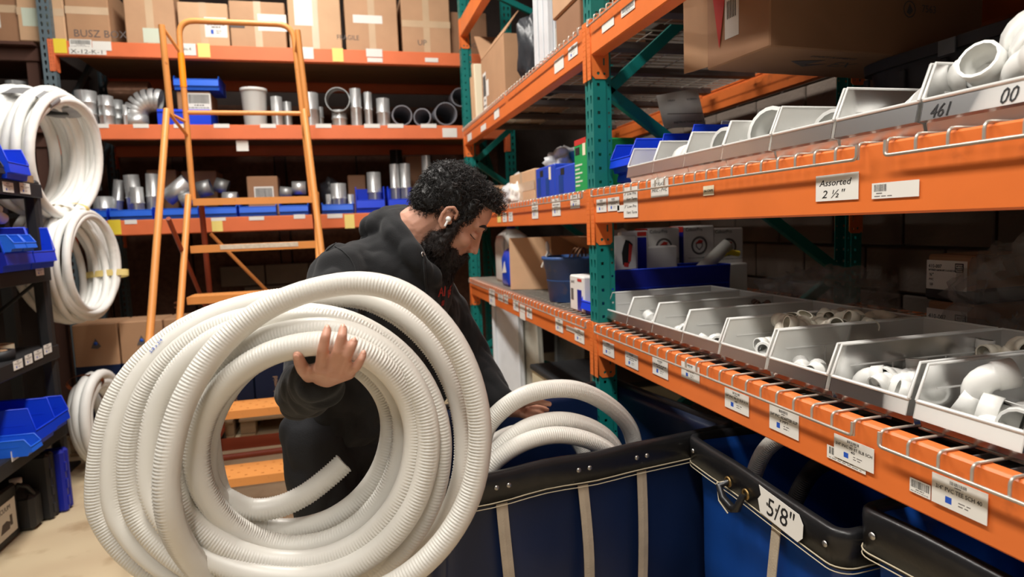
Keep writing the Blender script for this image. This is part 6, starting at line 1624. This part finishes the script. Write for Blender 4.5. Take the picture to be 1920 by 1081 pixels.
# nails
for k in FG:
    t_, d_ = FP[k][3], FP[k][2]; r_ = FG[k][3][3]; ax = (t_ - d_).normalized(); out = (-CW + CU * (.25 if k != 'thumb' else .1)); out = (out - ax * out.dot(ax)).normalized(); sd = ax.cross(out)
    m = MB(); ell(m, t_ + out * (r_ * .72) + ax * (r_ * .1), (r_ * .62, r_ * .32, r_ * .8), Matrix((sd, out, ax)).transposed(), 12); m.build('fingernail', 'nail', man)

# ---- hoodie
def push(me, fn):
    """move every vertex along its normal by fn(position)"""
    co = [v.co.copy() for v in me.vertices]; no = [v.normal.copy() for v in me.vertices]; out = []
    for p, n in zip(co, no): out.extend(p + n * fn(p))
    me.vertices.foreach_set('co', out); me.update()
def cloth(me, amp, sc, seed, amp2=0.0):
    push(me, lambda p: amp * noise.noise(Vector((p.x * sc + seed, p.y * sc, p.z * sc * .6))) + amp2 * (abs(noise.noise(Vector((p.x * sc * 2 + seed, p.y * sc * 2, p.z * sc * 1.2 + 5)))) - .25))
h = MB()
CH = NECK.lerp(PEL, .34)
ell(h, CH, (.195, .135, .235), T3); ell(h, CH + FRO * -.03 + SP2 * .05, (.18, .12, .17), T3); ell(h, NECK.lerp(PEL, .72), (.178, .135, .23), T3); ell(h, PEL + SP2 * .03, (.178, .135, .12), T3)
caps(h, [NECK.lerp(PEL, .14) - FRO * .03, RSH + SPI * .005], [.082, .078]); caps(h, [NECK.lerp(PEL, .14) - FRO * .03, LSH], [.082, .078])
caps(h, [RSH, RSH.lerp(REL, .5), REL, REL.lerp(RWR, .45), REL.lerp(RWR, .84)], [.08, .070, .056, .053, .046]); caps(h, [REL.lerp(RWR, .8), REL.lerp(RWR, .99)], [.040, .037])
caps(h, [LSH, LSH.lerp(LEL, .5), LEL, LEL.lerp(LWR, .45), LEL.lerp(LWR, .84)], [.08, .072, .064, .058, .046]); caps(h, [LEL.lerp(LWR, .8), LEL.lerp(LWR, .95)], [.038, .036])
caps(h, [aD(800, 590, 1.90), aD(792, 715, 1.92)], [.105, .088])      # front of the sweatshirt hanging forward
# hood lying behind the neck and crossing at the throat
HB = [(752, 404, 1.76, .032), (738, 416, 1.69, .040), (744, 440, 1.64, .036), (762, 466, 1.615, .030), (785, 495, 1.61, .027), (808, 520, 1.65, .024), (824, 536, 1.72, .022)]
caps(h, [aD(x, y, d) for x, y, d, _ in HB], [q[3] for q in HB])
HB2 = [(752, 404, 1.76, .032), (748, 414, 1.83, .042), (772, 440, 1.88, .040), (806, 478, 1.88, .034), (826, 512, 1.82, .026), (824, 536, 1.72, .022)]
caps(h, [aD(x, y, d) for x, y, d, _ in HB2], [q[3] for q in HB2])
ell(h, aD(722, 428, 1.73), (.075, .055, .05), T3); ell(h, aD(738, 415, 1.74), (.07, .045, .045), T3)
hm = remeshed(h, 'hoodie', 'hood_black', .006, 9, .5)
cloth(hm, .007, 9, 3, .016)
hood = place('hoodie', hm, man); hood['label'] = 'black pullover hoodie with the hood lying back'
BV = bvh_of(hm)
def hit(x, y, bv=None, lift=0.0):
    d = ray(x, y).normalized(); r_ = (bv or BV).ray_cast(CAM, d)
    if r_[0] is None: return None, -CW
    return r_[0] + r_[1] * lift, r_[1]
def on_cloth(pts, r_, name, mname, lift=.002, parent=None, n=6, step=6):
    P = []
    for i in range(len(pts) - 1):
        for k in range(step):
            f = k / step; P.append(hit(pts[i][0] + (pts[i + 1][0] - pts[i][0]) * f, pts[i][1] + (pts[i + 1][1] - pts[i][1]) * f, lift=lift)[0])
    P.append(hit(*pts[-1], lift=lift)[0]); P = [q for q in P if q is not None]
    m = MB(); m.tube(P, r_, n); return m.build(name, mname, parent or man)
on_cloth([(792, 478), (796, 502), (798, 530), (796, 560)], .0032, 'drawstring', 'hood_black', .004, hood)
p_, n_ = hit(792, 477, lift=.002); m = MB(); m.lathe([(.004, 0), (.004, .002), (.007, .002), (.007, 0)], 14, TR(*p_) @ Vector((0, 0, 1)).rotation_difference(n_).to_matrix().to_4x4(), closed=True); m.build('eyelet', 'steel_bright', hood)
on_cloth([(628, 462), (642, 470), (656, 484), (664, 500), (668, 520)], .0016, 'shoulder_seam', 'hood_black', .0008, hood)
on_cloth([(612, 470), (640, 448), (672, 436)], .0016, 'shoulder_seam', 'hood_black', .0008, hood)
def stick_text(s, x, y, sz, mname, wide=1.0, tilt=0.0, lift=.003):
    p, n = hit(x, y, lift=lift)
    if p is None: return
    rx = (CR - n * CR.dot(n)).normalized(); rx = (Matrix.Rotation(tilt, 3, n) @ rx); uy_ = n.cross(rx)
    text(s, sz, mname, man, frame(p, rx, uy_, n), name='chest_print', wide=wide, thick=.0008)
stick_text('AI', 820, 556, .04, 'logo_red', .8, R(-8)); stick_text('BER', 838, 559, .036, 'logo_red', .75, R(-8)); stick_text('#', 826, 572, .022, 'logo_red', .9, R(-8))
# ---- trousers and shoes
tr_ = MB(); caps(tr_, [HIPR + Vector((0, 0, .03)), KNR, KNR.lerp(FEETR, .4), FEETR + Vector((0, 0, .0))], [.104, .080, .076, .066]); caps(tr_, [HIPL + Vector((0, 0, .03)), KNL, KNL.lerp(FEETL, .4), FEETL], [.104, .080, .076, .066]); ell(tr_, PEL + Vector((0, 0, -.04)), (.165, .125, .12), T3)
tm = remeshed(tr_, 'trousers', 'trousers', .008, 6, .5); cloth(tm, .006, 8, 8, .016); place('trousers', tm, man)
for f_ in (FEETR, FEETL):
    m = MB(); caps(m, [f_ + Vector((0, 0, -.03)) - FW * .045, f_ + Vector((0, 0, -.04)) + FW * .05, f_ + Vector((0, 0, -.05)) + FW * .15], [.045, .048, .038])
    place('shoe', remeshed(m, 'shoe', 'shoe', .008, 4), man)
BT_ = bvh_of(tm)
m = MB(); P = [q for q in [hit(x, y, BV, .003)[0] for x, y in ((552, 799), (566, 802), (580, 801))] if q is not None]
if len(P) > 1: m.tube(P, .004, 6); m.build('shirt_edge', 'logo_red', man)

# ---- hair, beard, brows
rn = random.Random(21)
def head_r(d):
    """distance of the head surface from the head centre along local direction d"""
    return 1.0
BB = bvh_of(bm_)
def surf(dirl, c=(0, 0, 0)):
    o_ = hp(*c); d_ = (HX * dirl[0] + HY * dirl[1] + HU * dirl[2]).normalized()
    r_ = BB.ray_cast(o_ + d_ * .3, -d_); return (r_[0], r_[1]) if r_[0] is not None else (o_ + d_ * .09, d_)
hm_ = MB()
ell(hm_, hp(-.016, 0, .056), (.099, .081, .080), H3); ell(hm_, hp(.044, 0, .106), (.050, .056, .030), H3); ell(hm_, hp(-.062, 0, .012), (.047, .070, .058), H3)
for s in (-1, 1): ell(hm_, hp(.020, s * .066, .052), (.030, .013, .036), H3); caps(hm_, [hp(.028, s * .070, .03), hp(.026, s * .069, -.012)], [.009, .008])
hme = remeshed(hm_, 'hair', 'hair', .004, 4)
push(hme, lambda p: .005 * noise.noise(p * 60) + .004 * noise.noise(p * 120 + Vector((3, 1, 2))))
hair = place('hair', hme, man); hair['label'] = 'short curly black hair with paler grey curls on top'
BH = bvh_of(hme)
def curl(m, p, n, L, rad, turns, r_, mi=0, grav=None, seg=9):
    n = n.normalized(); a = n.orthogonal().normalized(); b2 = n.cross(a); ph = rn.uniform(0, 6.28); sg = rn.choice((-1, 1)); lean = (a * rn.uniform(-1, 1) + b2 * rn.uniform(-1, 1)) * .8 + (grav or Vector((0, 0, 0)))
    pts = []
    for k in range(seg):
        f = k / (seg - 1); an = ph + sg * f * turns * 6.28; rr_ = rad * min(1, f * 2.5)
        pts.append(p + n * (L * f * (1 - .35 * f)) + lean * (L * f * f * .7) + a * (rr_ * math.cos(an)) + b2 * (rr_ * math.sin(an)))
    m.tube(pts, [r_ * (1 - .5 * k / (seg - 1)) for k in range(seg)], 3, caps=False, mi=mi)
cm = MB(); cnt = 0
while cnt < 4600:
    v = hme.vertices[rn.randrange(len(hme.vertices))]; lp = v.co - HC0; lx, ly, lz = lp.dot(HX), lp.dot(HY), lp.dot(HU)
    if v.normal.dot(v.co - hp(0, 0, .03)) < 0: continue
    top = lz > .07; L = rn.uniform(.014, .026) if top else rn.uniform(.010, .02)
    if lx > .05 and lz < .1: continue
    if lx > .05: L *= 1.1
    curl(cm, v.co, v.normal, L, rn.uniform(.003, .0065) if top else rn.uniform(.0015, .003), rn.uniform(.7, 1.6), .00075, 1 if rn.random() < .10 and top else 0, -HU * .25 if not top else (HX * .2 + HU * .25)); cnt += 1
o = cm.build('hair_curls', ['hair', 'hair_grey'], hair); o['kind'] = 'stuff'
bd_ = MB()
ell(bd_, hp(.05, 0, -.098), (.062, .056, .042), H3); ell(bd_, hp(.07, 0, -.125), (.042, .044, .042), H3); ell(bd_, hp(.082, 0, -.155), (.03, .034, .045), H3)
for s in (-1, 1):
    caps(bd_, [hp(.024, s * .069, .0), hp(.024, s * .066, -.035), hp(.03, s * .058, -.075)], [.012, .017, .026]); caps(bd_, [hp(.108, s * .006, -.043), hp(.1, s * .026, -.056), hp(.088, s * .036, -.078)], [.006, .009, .014]); ell(bd_, hp(.06, s * .046, -.075), (.03, .014, .03), H3); ell(bd_, hp(.010, s * .057, -.06), (.022, .014, .026), H3); ell(bd_, hp(.016, s * .045, -.09), (.03, .018, .022), H3)
bme = remeshed(bd_, 'beard', 'beard', .004, 4)
push(bme, lambda p: .005 * noise.noise(p * 70) + .003 * noise.noise(p * 140))
beard = place('beard', bme, man); beard['label'] = 'full dark brown beard'
cm = MB(); cnt = 0
while cnt < 3600:
    v = bme.vertices[rn.randrange(len(bme.vertices))]; lp = v.co - HC0; lz = lp.dot(HU)
    curl(cm, v.co, v.normal, rn.uniform(.008, .016) if lz > -.1 else rn.uniform(.014, .028), .0018, rn.uniform(.5, 1.1), .0006, 0, -HU * .8, 7); cnt += 1
o = cm.build('beard_strands', 'beard', beard); o['kind'] = 'stuff'
for s in (-1, 1):
    m = MB(); pts = [surf((.1 - .02 * k / 6, s * (.012 + .050 * k / 6), .040 + .008 * math.sin(k / 6 * 3.1)), (0, 0, 0))[0] for k in range(7)]; m.tube(pts, [.0035, .0052, .0056, .0054, .0046, .0036, .002], 6, sq=.7); m.build('eyebrow', 'hair', man)
    m = MB(); pts = [surf((.085 - .008 * k / 6, s * (.016 + .034 * k / 6), .009 - .004 * math.sin(k / 6 * 3.1)))[0] for k in range(7)]; m.tube(pts, .0014, 5); m.build('eyelash_line', 'hair', man)
m = MB(); P = [surf((.105, y, -.061))[0] for y in (-.022, -.012, 0, .012, .022)]; m.tube(P, [.002, .0035, .004, .0035, .002], 6); m.build('lips', 'lip', man)
# earbud
eb = thing('earbud', 'white wireless earbud in the ear of the man', 'earbud', hp(-.002, -.090, .000))
m = MB(); ell(m, (0, 0, 0), .0075, n=14); m.build('earbud_body', 'earbud', eb); m = MB(); m.tube([HU * .002 - HY * .002, HX * .004 - HU * .018 - HY * .004], [.0034, .003], 10); ell(m, HX * .004 - HU * .018 - HY * .004, .003, n=10); m.build('earbud_stem', 'earbud', eb)
